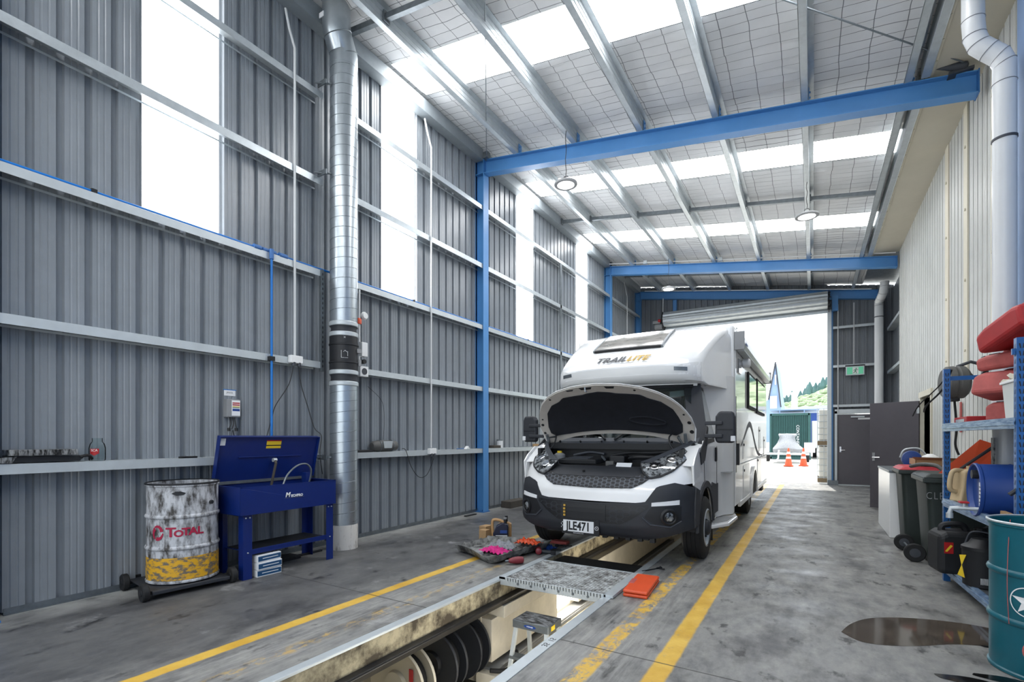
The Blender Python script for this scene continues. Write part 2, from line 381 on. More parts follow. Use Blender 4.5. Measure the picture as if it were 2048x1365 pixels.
# hose reels
def reel(y, r, m, m2, lab):
    t = T('hose_reel', lab, 'hose reel', (-2.89, y, -1.0), None)
    c = (-2.89, y, -.33 - r); z = -.33 - r
    b = MB()
    for k in (0, .14):
        b.lathe([(.10, k), (r - .02, k), (r, k - .012), (r + .004, k), (r, k + .014), (.10, k + .014)], c, (0, 1, 0), 40)
    b.build('flange', m, t, smooth=True)
    MB().lathe([(r * .72, .016), (r * .74, .06), (r * .72, .135)], c, (0, 1, 0), 32).build('hose_coil', 'rubber', t, smooth=True)
    MB().lathe([(.02, -.03), (.10, -.03), (.11, 0), (.11, .02)], c, (0, 1, 0), 24).build('hub', m2, t, smooth=True)
    b = MB(); b.box(-2.885, -2.835, y - .05, y - .03, -1.0, z); b.box(-2.95, -2.77, y - .08, y + .2, -1.02, -1.0); b.build('bracket', m2, t, bevel=.004)
    return t
reel(3.72, .29, 'plast', 'plastd', 'black hose reel in the pit, furthest of the three')
reel(3.36, .29, 'plast', 'plastd', 'black hose reel in the pit between the cream reel and the other black reel')
r1 = reel(2.93, .29, 'cream', 'cream', 'cream hose reel with red mark in the pit, nearest of the three')
MB().box(-2.74, -2.70, 2.912, 2.917, -.56, -.46).build('red_label', 'red', r1)
b = MB(); b.tube(bez([(-2.6, 3.86, -.82), (-2.5, 3.98, -.84), (-2.46, 4.12, -.8), (-2.52, 4.2, -.74)], 6), .022, 8)
tag(b.build('hose', 'rubber', smooth=True), 'short black hose elbow beside the furthest pit reel', 'hose')
tag(MB().box(-3.2, -2.7, 2.4, 4.1, -1.06, -1.02).build('reel_shelf', 'pitw', bevel=.004), 'cream ledge carrying the hose reels inside the pit', 'ledge')
# step ladder in the pit
t = T('step_ladder', 'aluminium platform step ladder standing in the pit with oily top', 'step ladder', (-2.05, 3.85, -1.7))
lx0, lx1, ly0, ly1 = -2.27, -1.93, 3.74, 3.99
b = MB(); b.box(lx0, lx1, ly0, ly1, -.27, -.235); b.build('top_platform', 'topdirt', t, bevel=.006)
b = MB(); b.box(lx0 - .004, lx1 + .004, ly0 - .008, ly0, -.30, -.235); b.box(lx0 - .008, lx0, ly0, ly1, -.3, -.235); b.box(lx1, lx1 + .008, ly0, ly1, -.3, -.235); b.build('apron', 'galvd', t, bevel=.002)
for i, (sx, sy) in enumerate(((-1, -1), (1, -1), (-1, 1), (1, 1))):
    a = Vector((lx0 + .02 if sx < 0 else lx1 - .02, ly0 + .02 if sy < 0 else ly1 - .02, -.28)); e = a + Vector((.09 * sx, .3 * sy, -1.415))
    MB().tube([a, e], .022, 4).build('leg', 'galvw', t)
for z in (-.55, -.85, -1.15, -1.42):
    k = (-.28 - z) / 1.415; MB().box(lx0 - .07 * k, lx1 + .07 * k, ly0 - .3 * k, ly0 - .3 * k + .09, z - .012, z + .012).build('tread', 'galvd', t)
b = MB(); 
cx = (lx0 + lx1) / 2
b.add([(cx + .06 * math.cos(a), ly0 - .0095, -.268 + .015 * math.sin(a)) for a in [2 * PI * i / 20 for i in range(20)]], [tuple(range(20))]); b.build('maker_badge', 'bluem', t, label='blue oval badge with white lettering')
text('badge_lettering', 'WERNER', .016, lambda x, y, z: (cx + x, ly0 - .0105 - z, -.268 + y), 'white', t, ext=.0003)
MB().box(lx1 + .009, lx1 + .010, ly0 + .05, ly0 + .12, -.29, -.25).build('warning_label', 'yellow', t)

# ---------------- walls ----------------
XW = -5.36; XI = -5.2
def rib_profile(y0, y1, pitch=.1875, ph=0.0, d=.036):
    """list of (y, out) for trapezoid-ribbed sheet"""
    pts = []; k0 = math.floor((y0 - ph) / pitch) - 1; y = 0; k = k0
    while True:
        b0 = ph + k * pitch
        if b0 > y1 + pitch: break
        for dy, o in ((0, 0), (.007, d), (.049, d), (.056, 0), (.085, 0), (.09, .004), (.099, .004), (.104, 0), (.133, 0), (.138, .004), (.147, .004), (.152, 0)):
            pts.append((b0 + dy, o))
        k += 1
    out = [p for p in pts if y0 < p[0] < y1]
    f = pl(pts); return [(y0, f(y0))] + out + [(y1, f(y1))]
def sheet(b, axis, c, a0, a1, z0, z1, sg, ph=0, th=.0, ztop=None, d=.036):
    pr = rib_profile(a0, a1, ph=ph, d=d)
    def P(y, o, z): return (c + sg * o, y, z) if axis == 'x' else (y, c + sg * o, z)
    r0 = [P(y, o, z0) for y, o in pr]; r1 = [P(y, o, z1 if ztop is None else ztop(y)) for y, o in pr]
    b.grid([r0, r1])
PANELS = [(2.13, 2.84), (5.13, 5.86), (8.94, 9.68), (12.03, 12.78)]
Zp0, Zp1 = 3.45, 6.50
b = MB(); PH = 1.195 + .131 - .0
segs = []; y = -3.0
for (p, q) in PANELS: segs.append((y, p)); y = q
segs.append((y, 17.38))
for (p, q) in segs: sheet(b, 'x', XW, p, q, .02, 6.62, -1, PH)
for (p, q) in PANELS: sheet(b, 'x', XW, p, q, .02, 3.50, -1, PH)
struct(b.build('wall_left', 'wall', solid=.0, recalc=False))
b = MB(); b.box(-5.46, -5.42, -3, 17.4, 0, 6.6)
# outer skin of the wall leaves the window strips free
b = MB()
for (p, q) in segs: b.box(-5.45, -5.42, p, q, 0, 6.7)
for (p, q) in PANELS: b.box(-5.45, -5.42, p, q, 0, Zp0)
struct(b.build('wall_left_outer', 'wallrear'))
for i, (p, q) in enumerate(PANELS):
    b = MB(); sheet(b, 'x', XW - .004, p, q, Zp0, Zp1, -1, PH)
    struct(b.build(f'window_{i+1}', 'wallp', recalc=False))
# floor angle at wall foot
b = MB(); b.box(XW - .05, XW + .03, 1.2, 17.3, 0, .006); b.box(XW + .0, XW + .006, 1.2, 17.3, 0, .05); struct(b.build('baseboard_left', 'galvd'))
# columns
CY = [1.04, 7.55, 14.2, 17.2]
def column(y, ztop, lab, x0=XW, x1=-5.19, fw=.085, nm='steel_column'):
    t = T(nm, lab, 'steel column', ((x0 + x1) / 2, y, 0))
    MB().box(x0, x1, y - .005, y + .005, 0, ztop).build('web', 'blue', t)
    b = MB(); b.box(x1, x1 + .012, y - fw, y + fw, 0, ztop); b.build('flange', 'blue', t, bevel=.002)
    b = MB(); b.box(x0 - .012, x0, y - fw, y + fw, 0, ztop); b.build('flange', 'blue', t, bevel=.002)
    b = MB(); b.box(x0 - .03, x1 + .03, y - fw - .02, y + fw + .02, 0, .015)
    for sx in (x0 + .03, x1 - .03):
        for sy in (-1, 1): b.cyl((sx, y + sy * .05, .015), (sx, y + sy * .05, .045), .012, 6)
    b.build('base_plate', 'blued', t)
    b = MB()
    for z in (ztop - .02, ztop - .28): b.box(x0, x1, y - fw, y + fw, z - .006, z + .006)
    b.build('stiffener', 'blue', t)
    return t
column(CY[0], 6.5, 'blue steel column at the left edge of the photo')
column(CY[1], 6.55, 'tall blue steel column between the duct and the motorhome')
column(CY[2], 6.55, 'blue steel column on the left wall behind the motorhome, second furthest')
column(CY[3], 6.5, 'blue steel column in the far left corner of the shed')
# rafters
def zr(x): return 6.50 - .145 * (x + 5.1)      # top of rafter
def rafter(y, xa, xb, lab):
    t = T('steel_rafter', lab, 'rafter', ((xa + xb) / 2, y, zr((xa + xb) / 2) - .25))
    def sl(b, y0, y1, d0, d1):
        P = lambda x, yy, d: (x, yy, zr(x) - d)
        vs = [P(x, yy, d) for d in (d1, d0) for yy in (y0, y1) for x in (xa, xb)]
        return b.add(vs, [(0, 2, 3, 1), (4, 5, 7, 6), (0, 1, 5, 4), (2, 6, 7, 3), (0, 4, 6, 2), (1, 3, 7, 5)])
    sl(MB(), y - .005, y + .005, .01, .24).build('web', 'blue', t)
    sl(MB(), y - .08, y + .08, 0, .012).build('flange', 'blue', t)
    sl(MB(), y - .08, y + .08, .238, .25).build('flange', 'blue', t)
    MB().box(xb - .012, xb, y - .09, y + .09, zr(xb) - .26, zr(xb) + .01).build('end_plate', 'blued', t)
    return t
rafter(CY[1], -5.18, 1.6, 'large blue steel rafter crossing above the front of the motorhome')
rafter(CY[2], -5.18, 1.64, 'blue steel rafter crossing the shed behind the motorhome')
rafter(CY[3], -5.18, 1.56, 'furthest blue steel rafter along the rear wall above the roller door')
# rear-wall posts
t = T('steel_post', 'short blue post above the left end of the roller door', 'post', (-4.02, 17.2, 5.1)); MB().box(-4.08, -3.96, 17.2, 17.3, 5.13, 6.08).build('post_body', 'blue', t)
# girts
GZ = [(1.10, 1.18), (2.24, 2.32), (3.38, 3.46), (4.51, 4.595), (5.59, 5.67)]
bays = [(1.05, 3.98, 'beside the blue parts washer'), (4.36, 7.545, 'between the duct and the tall blue column'), (7.555, 14.19, 'between the two blue columns behind the motorhome'), (14.21, 17.19, 'in the far corner bay')]
lev = ['lowest', 'second lowest', 'middle', 'second highest', 'highest']
def girt_mesh(b, y0, y1, z0, z1, x0=XW, x1=XI):
    # channel: web horizontal, flange facing the room, lip
    b.box(x0, x1, y0, y1, z1 - .012, z1 - .009) if z0 > 1.5 else b.box(x0, x1, y0, y1, z1 - .003, z1)
    b.box(x1 - .003, x1, y0, y1, z0, z1); b.box(x0, x0 + .003, y0, y1, z0, z0 + .02)
    return b
for k, (z0, z1) in enumerate(GZ):
    for (y0, y1, where) in bays:
        if k >= 3 and y0 == 1.05: y1 = 4.0
        b = girt_mesh(MB(), y0, y1, z0, z1)
        tag(b.build('wall_girt', 'galvw' if k < 3 else 'galv', bevel=.0015, seg=1), f'galvanised steel wall rail, {lev[k]} of five, {where}', 'wall rail')
# slotted post left of the duct between 2nd and 3rd girts
t = T('slotted_post', 'slotted galvanised channel post left of the duct fan', 'post', (XI, 3.98, 2.2))
MB().box(XI - .02, XI + .02, 3.96, 4.0, 2.2, 3.46).build('channel', 'galvd', t)
b = MB()
for i in range(20): b.box(XI + .0201, XI + .021, 3.975, 3.987, 2.25 + i * .06, 2.28 + i * .06)
b.build('slots', 'black', t)
tag(MB().box(XI - .03, XI, 10.75, 10.83, 1.2, 5.6).build('wall_strap', 'galvd'), 'vertical steel brace between the wall rails behind the motorhome cab', 'brace')
# eave purlin and roof edge
for i, (y0, y1, w) in enumerate(((-3, 7.47, 'above the parts washer and duct'), (7.63, 14.12, 'behind the motorhome'), (14.28, 17.2, 'in the far left corner'))):
    b = MB(); b.box(XW, XW + .17, y0, y1, 6.50, 6.505); b.box(XW + .165, XW + .17, y0, y1, 6.5, 6.7); b.box(XW, XW + .005, y0, y1, 6.5, 6.7); b.box(XW, XW + .17, y0, y1, 6.695, 6.70)
    tag(b.build('eave_beam', 'galve', bevel=.002), f'galvanised eave beam along the top of the left wall {w}', 'eave beam')

# ---------------- roof ----------------
RXL, RXR = -5.42, 1.22
def zs_(x): return zr(x) + .222
SK = [(-.6, .25), (5.12, 5.87), (8.98, 9.68), (12.02, 12.78)]
RL = {}
def liner_mat():
    m = mat('roof_liner', 'd6d7d8', .75, 0, .1, 2.5); nt = m.node_tree; L = nt.links.new; N = nt.nodes.new
    bs = nt.nodes['Principled BSDF']; src = bs.inputs['Base Color'].links[0].from_socket
    g = N('ShaderNodeNewGeometry'); n = N('ShaderNodeTexNoise'); n.inputs['Scale'].default_value = 1.5; L(g.outputs['Position'], n.inputs[0])
    ad = N('ShaderNodeVectorMath'); ad.operation = 'MULTIPLY_ADD'; L(n.outputs['Color'], ad.inputs[0]); ad.inputs[1].default_value = (.07, .07, 0); L(g.outputs['Position'], ad.inputs[2])
    sp = N('ShaderNodeSeparateXYZ'); L(ad.outputs[0], sp.inputs[0])
    def line(sock, pitch, w):
        a = N('ShaderNodeMath'); a.operation = 'DIVIDE'; L(sock, a.inputs[0]); a.inputs[1].default_value = pitch
        f = N('ShaderNodeMath'); f.operation = 'FRACT'; L(a.outputs[0], f.inputs[0])
        l = N('ShaderNodeMath'); l.operation = 'LESS_THAN'; L(f.outputs[0], l.inputs[0]); l.inputs[1].default_value = w / pitch
        return l.outputs[0]
    mx = N('ShaderNodeMath'); mx.operation = 'MAXIMUM'; L(line(sp.outputs[0], .3, .008), mx.inputs[0]); L(line(sp.outputs[1], .15, .008), mx.inputs[1])
    ml = N('ShaderNodeMath'); ml.operation = 'MULTIPLY'; L(mx.outputs[0], ml.inputs[0]); ml.inputs[1].default_value = .95
    mi = N('ShaderNodeMix'); mi.data_type = 'RGBA'; L(ml.outputs[0], mi.inputs[0]); L(src, mi.inputs[6]); mi.inputs[7].default_value = lin('5d6064')
    L(mi.outputs[2], bs.inputs['Base Color']); return m
M['liner'] = liner_mat()
b = MB(); y = -3.0
bands = []
for (p, q) in SK: bands.append((y, p)); y = q
bands.append((y, 17.4))
rnd = random.Random(3)
for (p, q) in bands:
    ny = max(2, int((q - p) / .075)); rows = []
    for j in range(ny + 1):
        yy = p + (q - p) * j / ny
        e = 0 if j in (0, ny) else 1
        rows.append([(x, yy, zs_(x) + e * (.014 * math.sin(yy * 42 + 1.3 * math.sin(x * 2.1)) + .008 * math.sin(yy * 13 + x * 5))) for x in [RXL + (RXR - RXL) * i / 60 for i in range(61)]])
    b.grid(rows)
for (p, q) in SK: b.grid([[(x, yy, zs_(x)) for x in (RXL, -5.16)] for yy in (p, q)])
struct(b.build('ceiling', 'liner', smooth=True))
b = MB()
for (p, q) in bands: b.add([(x, yy, zs_(x) + dz) for dz in (.04, .08) for yy in (p, q) for x in (RXL - .1, RXR + 1.0)], [(0, 2, 3, 1), (4, 5, 7, 6), (0, 1, 5, 4), (2, 6, 7, 3), (0, 4, 6, 2), (1, 3, 7, 5)])
struct(b.build('ceiling_roof_sheet', 'galvd'))
for i, (p, q) in enumerate(SK):
    b = MB(); n = 24
    b.grid([[(x, yy, zs_(x) + .012 + (.006 if (j % 2) else 0)) for x in (-5.16, -4, -2, 0, RXR)] for j, yy in enumerate([p + (q - p) * k / n for k in range(n + 1)])])
    struct(b.build(f'window_{i+5}', 'skyp', recalc=False))
PUX = [-4.45, -3.33, -2.226, -1.148, -.061, 1.0]
ordw = ['leftmost', 'second from the left', 'third from the left', 'fourth from the left', 'fifth from the left', 'rightmost']
def cprof(b, x, y0, y1, zb, h=.2, w=.075, th=.004):
    f = lambda a, c, d, e: b.box(a, c, y0, y1, d, e)
    f(x, x + th, zb, zb + h); f(x - w, x, zb, zb + th); f(x, x + .07, zb + h - th, zb + h); f(x - w, x - w + th, zb, zb + .018)
    f(x + th, x + th + .006, zb + .06, zb + .066); f(x + th, x + th + .006, zb + .13, zb + .136)
for k, x in enumerate(PUX):
    for (y0, y1, w) in ((-3, 7.6, 'nearest bay'), (7.6, 14.2, 'middle bay'), (14.2, 17.3, 'furthest bay')):
        b = MB(); cprof(b, x, y0, y1, zr(x) + .0); tag(b.build('roof_purlin', 'galv', recalc=True), f'galvanised roof purlin, {ordw[k]} of six in the {w}', 'purlin')
    for i, y in enumerate((CY[1], CY[2])):
        t = MB().box(x + .012, x + .02, y - .07, y + .03, zr(x) - .001, zr(x) + .17)
        for zz in (.05, .12): t.cyl((x + .02, y - .04, zr(x) + zz), (x + .035, y - .04, zr(x) + zz), .012, 6)
        tag(t.build('purlin_cleat', 'blue'), f'blue bolted cleat, {ordw[k]} on the ' + ('nearest rafter' if i == 0 else 'second rafter'), 'cleat')
# bridging
for yb, w in ((4.32, 'nearest'), (10.8, 'middle'), (15.5, 'furthest')):
    xs = [-5.2] + PUX
    for i in range(6):
        a, c = xs[i] + .01, xs[i + 1] - .08
        if i == 5: c = xs[i + 1] - .005
        t = T('bridging_bar', f'steel bridging bar of the {w} bay between roof purlins, number {i+1} counted from the left wall'.replace('number 1', 'first').replace('number 2', 'second').replace('number 3', 'third').replace('number 4', 'fourth').replace('number 5', 'fifth').replace('number 6', 'last'), 'bridging bar', ((a + c) / 2, yb, zr(c)))
        b = MB(); P = lambda x, y, z: (x, y, zr(x) + z)
        vs = [P(x, y, z) for z in (.06, .13) for y in (yb - .03, yb + .03) for x in (a, c)]
        b.add(vs, [(0, 2, 3, 1), (4, 5, 7, 6), (0, 1, 5, 4), (2, 6, 7, 3), (0, 4, 6, 2), (1, 3, 7, 5)]); b.build('bar', 'galvd', t)
        b = MB(); b.box(a, a + .02, yb - .05, yb + .05, zr(a) + .03, zr(a) + .16)
        for s in (-1, 1): b.cyl((a + .02, yb + s * .03, zr(a) + .07), (a + .035, yb + s * .03, zr(a) + .07), .012, 6)
        b.build('end_bracket', 'galvd', t)
# roof fascia channel + soffit on the right
for i, (y0, y1) in enumerate(((-3, 7.46), (7.64, 14.1))):
    b = MB(); z = zr(1.1)
    b.box(1.085, 1.17, y0, y1, z, z + .004); b.box(1.085, 1.09, y0, y1, z, z + .21); b.box(1.165, 1.17, y0, y1, z, z + .05)
    tag(b.build('fascia_channel', 'galv', bevel=.002), 'galvanised channel along the right roof edge, ' + ('near bay' if i == 0 else 'far bay'), 'channel')
b = MB(); b.box(1.17, 1.70, -3, 14.2, 5.635, 5.66); struct(b.build('ceiling_soffit', 'cream'))
b = MB(); b.box(1.17, 1.20, -3, 14.2, 5.622, 5.635)
for i in range(46): b.cyl((1.185, -2.5 + i * .36, 5.615), (1.185, -2.5 + i * .36, 5.622), .009, 6)
struct(b.build('trim_1', 'creamw'))
# bracing rod + spring cover
b = MB(); b.cyl((1.47, 7.42, 5.62), (-5.15, 1.1, 6.62), .009, 8)
tag(b.build('bracing_rod', 'galvd'), 'thin steel bracing rod running down to the right end of the near rafter', 'bracing rod')
b = MB(); b.cyl((-5.10, 7.45, 6.50), (-.8, 1.1, 6.1), .007, 8); b.box(-5.15, -5.05, 7.40, 7.50, 6.49, 6.60)
tag(b.build('bracing_rod', 'galvd'), 'thin steel bracing rod rising from the top of the tall blue column', 'bracing rod')
b = MB(); b.lathe([(.02, 0), (.045, .02), (.05, .12), (.03, .2), (.012, .3)], (1.50, 7.45, 5.60), (-.72, -.1, .12), 14); b.box(1.33, 1.55, 7.43, 7.55, 5.545, 5.575)
tag(b.build('rod_anchor', 'plastm', smooth=True), 'dark grey anchor casting on the right end of the near rafter', 'anchor')

# ---------------- right wall ----------------
XR = 1.68
b = MB()
sheet(b, 'x', XR, 6.25, 10.62, 0, 5.66, 1, .02); sheet(b, 'x', XR, 11.5, 14.2, 0, 5.66, 1, .02); sheet(b, 'x', XR, 10.62, 11.5, 2.12, 5.66, 1, .02)
struct(b.build('wall_right', 'wallr', recalc=False))
b = MB(); b.box(XR + .04, XR + .1, -3, 10.62, 0, 5.75); b.box(XR + .04, XR + .1, 11.5, 14.2, 0, 5.75); b.box(XR + .04, XR + .1, 10.62, 11.5, 2.12, 5.75); struct(b.build('wall_right_outer', 'wallr'))
b = MB(); b.box(XR - .10, XR + .06, -3, 6.2, 0, 5.63); struct(b.build('wall_right_panel', 'lblue'))
b = MB()
for (y0, y1, x) in ((8.32, 8.5, XR - .012), (9.35, 9.55, XR - .012), (7.2, 7.35, XR - .012)): b.box(x - .004, x + .012, y0, y1, 0 if y0 > 9 else 2.2, 5.63)
for y in (7.28, 8.4, 9.45):
    for z in (2.5, 3.4, 4.3, 5.1): b.cyl((XR - .03, y, z), (XR - .012, y, z), .02, 8)
struct(b.build('trim_2', 'creamw'))
# doorway in right wall: frame and dark room
b = MB(); b.box(XR - .02, XR + .1, 10.55, 10.62, 0, 2.16); b.box(XR - .02, XR + .1, 11.5, 11.56, 0, 2.16); b.box(XR - .03, XR + .1, 10.5, 11.6, 2.1, 2.2); struct(b.build('trim_3', 'creamw'))
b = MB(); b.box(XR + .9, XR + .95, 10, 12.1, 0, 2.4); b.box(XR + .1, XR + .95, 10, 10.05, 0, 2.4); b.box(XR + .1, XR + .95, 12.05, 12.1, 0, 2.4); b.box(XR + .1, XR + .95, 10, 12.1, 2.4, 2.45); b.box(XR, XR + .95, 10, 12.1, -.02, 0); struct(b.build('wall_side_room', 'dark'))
# open door leaf
hx, hy = XR - .03, 11.5; a = Vector((1.04 - hx, 11.86 - hy, 0)).normalized(); Lw = .80
mt = Matrix(((a.x, -a.y, 0, hx), (a.y, a.x, 0, hy), (0, 0, 1, 0), (0, 0, 0, 1)))
d = MB().box(0, Lw, -.02, .02, .02, 2.05, mt).build('door_1', 'doorg', bevel=.003); struct(d, 'dark grey steel door standing open from the right wall')
b = MB(); b.box(Lw - .09, Lw - .045, .02, .03, .93, 1.09, mt); b.cyl(mt @ Vector((Lw - .065, .03, 1.0)), mt @ Vector((Lw - .065, .07, 1.0)), .01, 8); b.cyl(mt @ Vector((Lw - .065, .065, 1.0)), mt @ Vector((Lw - .19, .065, 1.0)), .009, 8); b.build('handle', 'chrome', d)
b = MB(); b.box(-.01, .03, .02, .03, 1.82, 1.93, mt); b.box(-.01, .03, .02, .03, .2, .3, mt); b.build('hinge', 'galvw', d)
# far right wall of the lean-to with rails
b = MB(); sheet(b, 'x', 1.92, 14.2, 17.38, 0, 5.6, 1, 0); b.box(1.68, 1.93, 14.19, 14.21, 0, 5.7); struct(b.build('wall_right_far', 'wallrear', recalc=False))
for z, w in ((2.05, 'lowest'), (3.15, 'middle'), (4.35, 'highest')):
    b = MB(); b.box(1.76, 1.92, 14.21, 17.15, z, z + .004); b.box(1.76, 1.765, 14.21, 17.15, z, z + .08); b.box(1.76, 1.92, 14.21, 17.15, z + .076, z + .08)
    tag(b.build('wall_girt', 'galvw'), f'galvanised rail on the recessed right wall by the exit door, {w} of three', 'wall rail')
# ---------------- rear wall ----------------
YR = 17.32
DX0, DX1, DZ = -4.3, .36, 5.1
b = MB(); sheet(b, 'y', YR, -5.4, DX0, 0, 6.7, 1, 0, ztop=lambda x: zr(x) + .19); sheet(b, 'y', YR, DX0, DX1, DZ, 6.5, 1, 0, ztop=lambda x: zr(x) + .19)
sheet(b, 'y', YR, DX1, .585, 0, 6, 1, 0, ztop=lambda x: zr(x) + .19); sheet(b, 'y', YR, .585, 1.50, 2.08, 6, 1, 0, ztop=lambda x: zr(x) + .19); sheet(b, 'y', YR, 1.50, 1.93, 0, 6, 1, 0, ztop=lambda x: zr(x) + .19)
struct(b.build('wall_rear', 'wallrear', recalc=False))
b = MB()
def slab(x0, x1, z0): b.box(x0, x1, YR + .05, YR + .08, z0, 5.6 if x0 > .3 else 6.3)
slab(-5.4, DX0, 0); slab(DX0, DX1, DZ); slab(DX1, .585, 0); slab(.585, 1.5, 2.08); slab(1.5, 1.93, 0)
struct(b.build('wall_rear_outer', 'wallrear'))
b = MB(); b.box(1.58, 1.68, 17.1, 17.2, 0, 5.35); b.box(1.54, 1.6, 17.12, 17.2, 0, 5.4); tag(b.build('corner_post', 'blue', bevel=.002), 'slim blue post in the far right corner by the exit door', 'post')
t = T('door_jamb_post', 'grey post with blue side plate at the right side of the roller door opening', 'post', (.41, 17.2, 0))
MB().box(.36, .46, 17.1, 17.3, 0, 5.12).build('jamb', 'galvw', t); MB().box(.46, .50, 17.15, 17.3, 0, 5.12).build('side_plate', 'blue', t)
MB().box(.36, .62, 17.02, 17.1, 0, .14).build('bottom_guard', 'galvd', t)
b = MB(); b.box(.47, .62, 17.02, 17.16, 5.06, 5.5); tag(b.build('bracket_plate', 'blue', bevel=.003), 'blue bracket block at the right end of the roller door', 'bracket')
b = MB(); b.box(DX0 - .1, DX0, 17.1, 17.3, 0, 5.12); tag(b.build('door_jamb_post', 'galvw'), 'galvanised post at the left side of the roller door opening', 'post')
for z, w in ((2.27, 'lowest'), (3.42, 'middle'), (4.55, 'highest')):
    b = MB(); b.box(.50, 1.54, 17.15, 17.31, z + .07, z + .075); b.box(.50, 1.54, 17.15, 17.155, z, z + .075)
    tag(b.build('wall_girt', 'galvw'), f'galvanised rail above the exit door on the rear wall, {w} of three', 'wall rail')
for x, w in ((.62, 'left'), (1.0, 'right')):
    b = MB(); b.cyl((x, 17.13, 2.1 if x < .7 else 3.45), (x, 17.13, 5.25), .014, 8); tag(b.build('conduit', 'pvc'), f'white conduit on the rear wall beside the roller door, {w} one', 'conduit')
# exit door
d = MB().box(.60, 1.50, 17.2, 17.24, .03, 2.05).build('door_2', 'doorg', bevel=.003); struct(d, 'dark grey exit door in the rear wall')
b = MB(); b.box(.66, .70, 17.185, 17.2, .96, 1.12); b.cyl((.68, 17.19, 1.02), (.68, 17.15, 1.02), .009, 8); b.cyl((.68, 17.155, 1.02), (.79, 17.155, 1.02), .008, 8); b.build('handle', 'chrome', d)
MB().box(.93, 1.25, 17.15, 17.2, 1.96, 2.0).build('door_closer', 'galvw', d); MB().box(1.10, 1.40, 17.19, 17.2, 1.90, 1.95).build('notice', 'label', d)
b = MB(); b.box(.54, .60, 17.15, 17.3, 0, 2.15); b.box(1.5, 1.54, 17.15, 17.3, 0, 2.15); b.box(.54, 1.54, 17.15, 17.3, 2.08, 2.2); b.box(.60, 1.5, 17.12, 17.3, 0, .03); struct(b.build('trim_4', 'galvw'))
# exit sign
t = T('exit_sign', 'green running-man exit sign hanging above the rear door', 'sign', (1.02, 17.05, 3.15))
MB().box(.80, 1.24, 17.02, 17.08, 3.16, 3.42).build('housing', 'galvw', t, bevel=.006); MB().box(.79, 1.25, 17.0, 17.1, 3.42, 3.45).build('top_bar', 'dark', t)
MB().box(.83, 1.21, 17.014, 17.02, 3.19, 3.39).build('face', 'exitg', t)
b = MB(); b.box(.96, 1.10, 17.010, 17.014, 3.20, 3.38); b.build('doorway_symbol', 'white', t)
b = MB(); b.cyl((1.045, 17.009, 3.345), (1.045, 17.0095, 3.345), .015, 10); b.tube([(1.04, 17.009, 3.32), (1.02, 17.009, 3.27)], .012, 6); b.tube([(1.02, 17.009, 3.27), (1.05, 17.009, 3.24), (1.045, 17.009, 3.21)], .008, 6); b.tube([(1.02, 17.009, 3.27), (1.0, 17.009, 3.235), (.975, 17.009, 3.235)], .008, 6); b.tube([(1.045, 17.009, 3.32), (1.075, 17.009, 3.3), (1.08, 17.009, 3.325)], .006, 6); b.tube([(1.035, 17.009, 3.32), (1.005, 17.009, 3.31), (.99, 17.009, 3.28)], .006, 6); b.build('running_man', 'sign', t)
# roller door
t = T('roller_door', 'coiled ribbed steel roller door above the rear opening', 'roller door', (-1.97, 16.92, 5.1))
b = MB(); prof = []; nn = 72
rows = []
for x in (DX0 + .0, DX1):
    rows.append([(x, 16.92 + (.235 + .012 * math.cos(k * PI / 3)) * math.cos(2 * PI * k / nn), 5.38 + (.235 + .012 * math.cos(k * PI / 3)) * math.sin(2 * PI * k / nn)) for k in range(nn)])
b.grid(rows, close=True); b.build('coil', 'galv', t, smooth=False)
b = MB(); sh = [(17.12, 5.3), (17.135, 5.24), (17.12, 5.2), (17.135, 5.15), (17.12, 5.1)]
b.grid([[(x, yy, zz) for yy, zz in sh] for x in (DX0, DX1)]); b.build('curtain', 'galvw', t, solid=.004)
MB().box(DX0, DX1, 17.09, 17.14, 5.03, 5.1).build('bottom_rail', 'galv', t, bevel=.003)
for x in (DX0 - .04, DX1 + .02):
    b = MB(); b.lathe([(.24, 0), (.25, .012), (.24, .024)], (x, 16.92, 5.38), (1, 0, 0), 12); b.box(x, x + .024, 16.8, 17.14, 5.05, 5.62)
    for k in range(6): b.cyl((x - .01, 16.92 + .2 * math.cos(k), 5.38 + .2 * math.sin(k)), (x + .05, 16.92 + .2 * math.cos(k), 5.38 + .2 * math.sin(k)), .02, 6)
    b.build('end_bracket', 'dark', t)
b = MB(); b.cyl((DX0 - .3, 16.9, 5.15), (DX0 - .05, 16.9, 5.15), .1, 16); b.box(DX0 - .35, DX0 - .1, 16.78, 16.95, 5.24, 5.34); b.build('motor', 'greyhat', t, bevel=.005)
MB().cyl((DX0 - .16, 16.77, 5.33), (DX0 - .08, 16.77, 5.33), .05, 12).build('red_cap', 'red', t)
MB().cyl((DX0 - .03, 16.85, 5.5), (DX0 - .03, 16.9, 6.1), .014, 8).build('conduit', 'pvc', t)
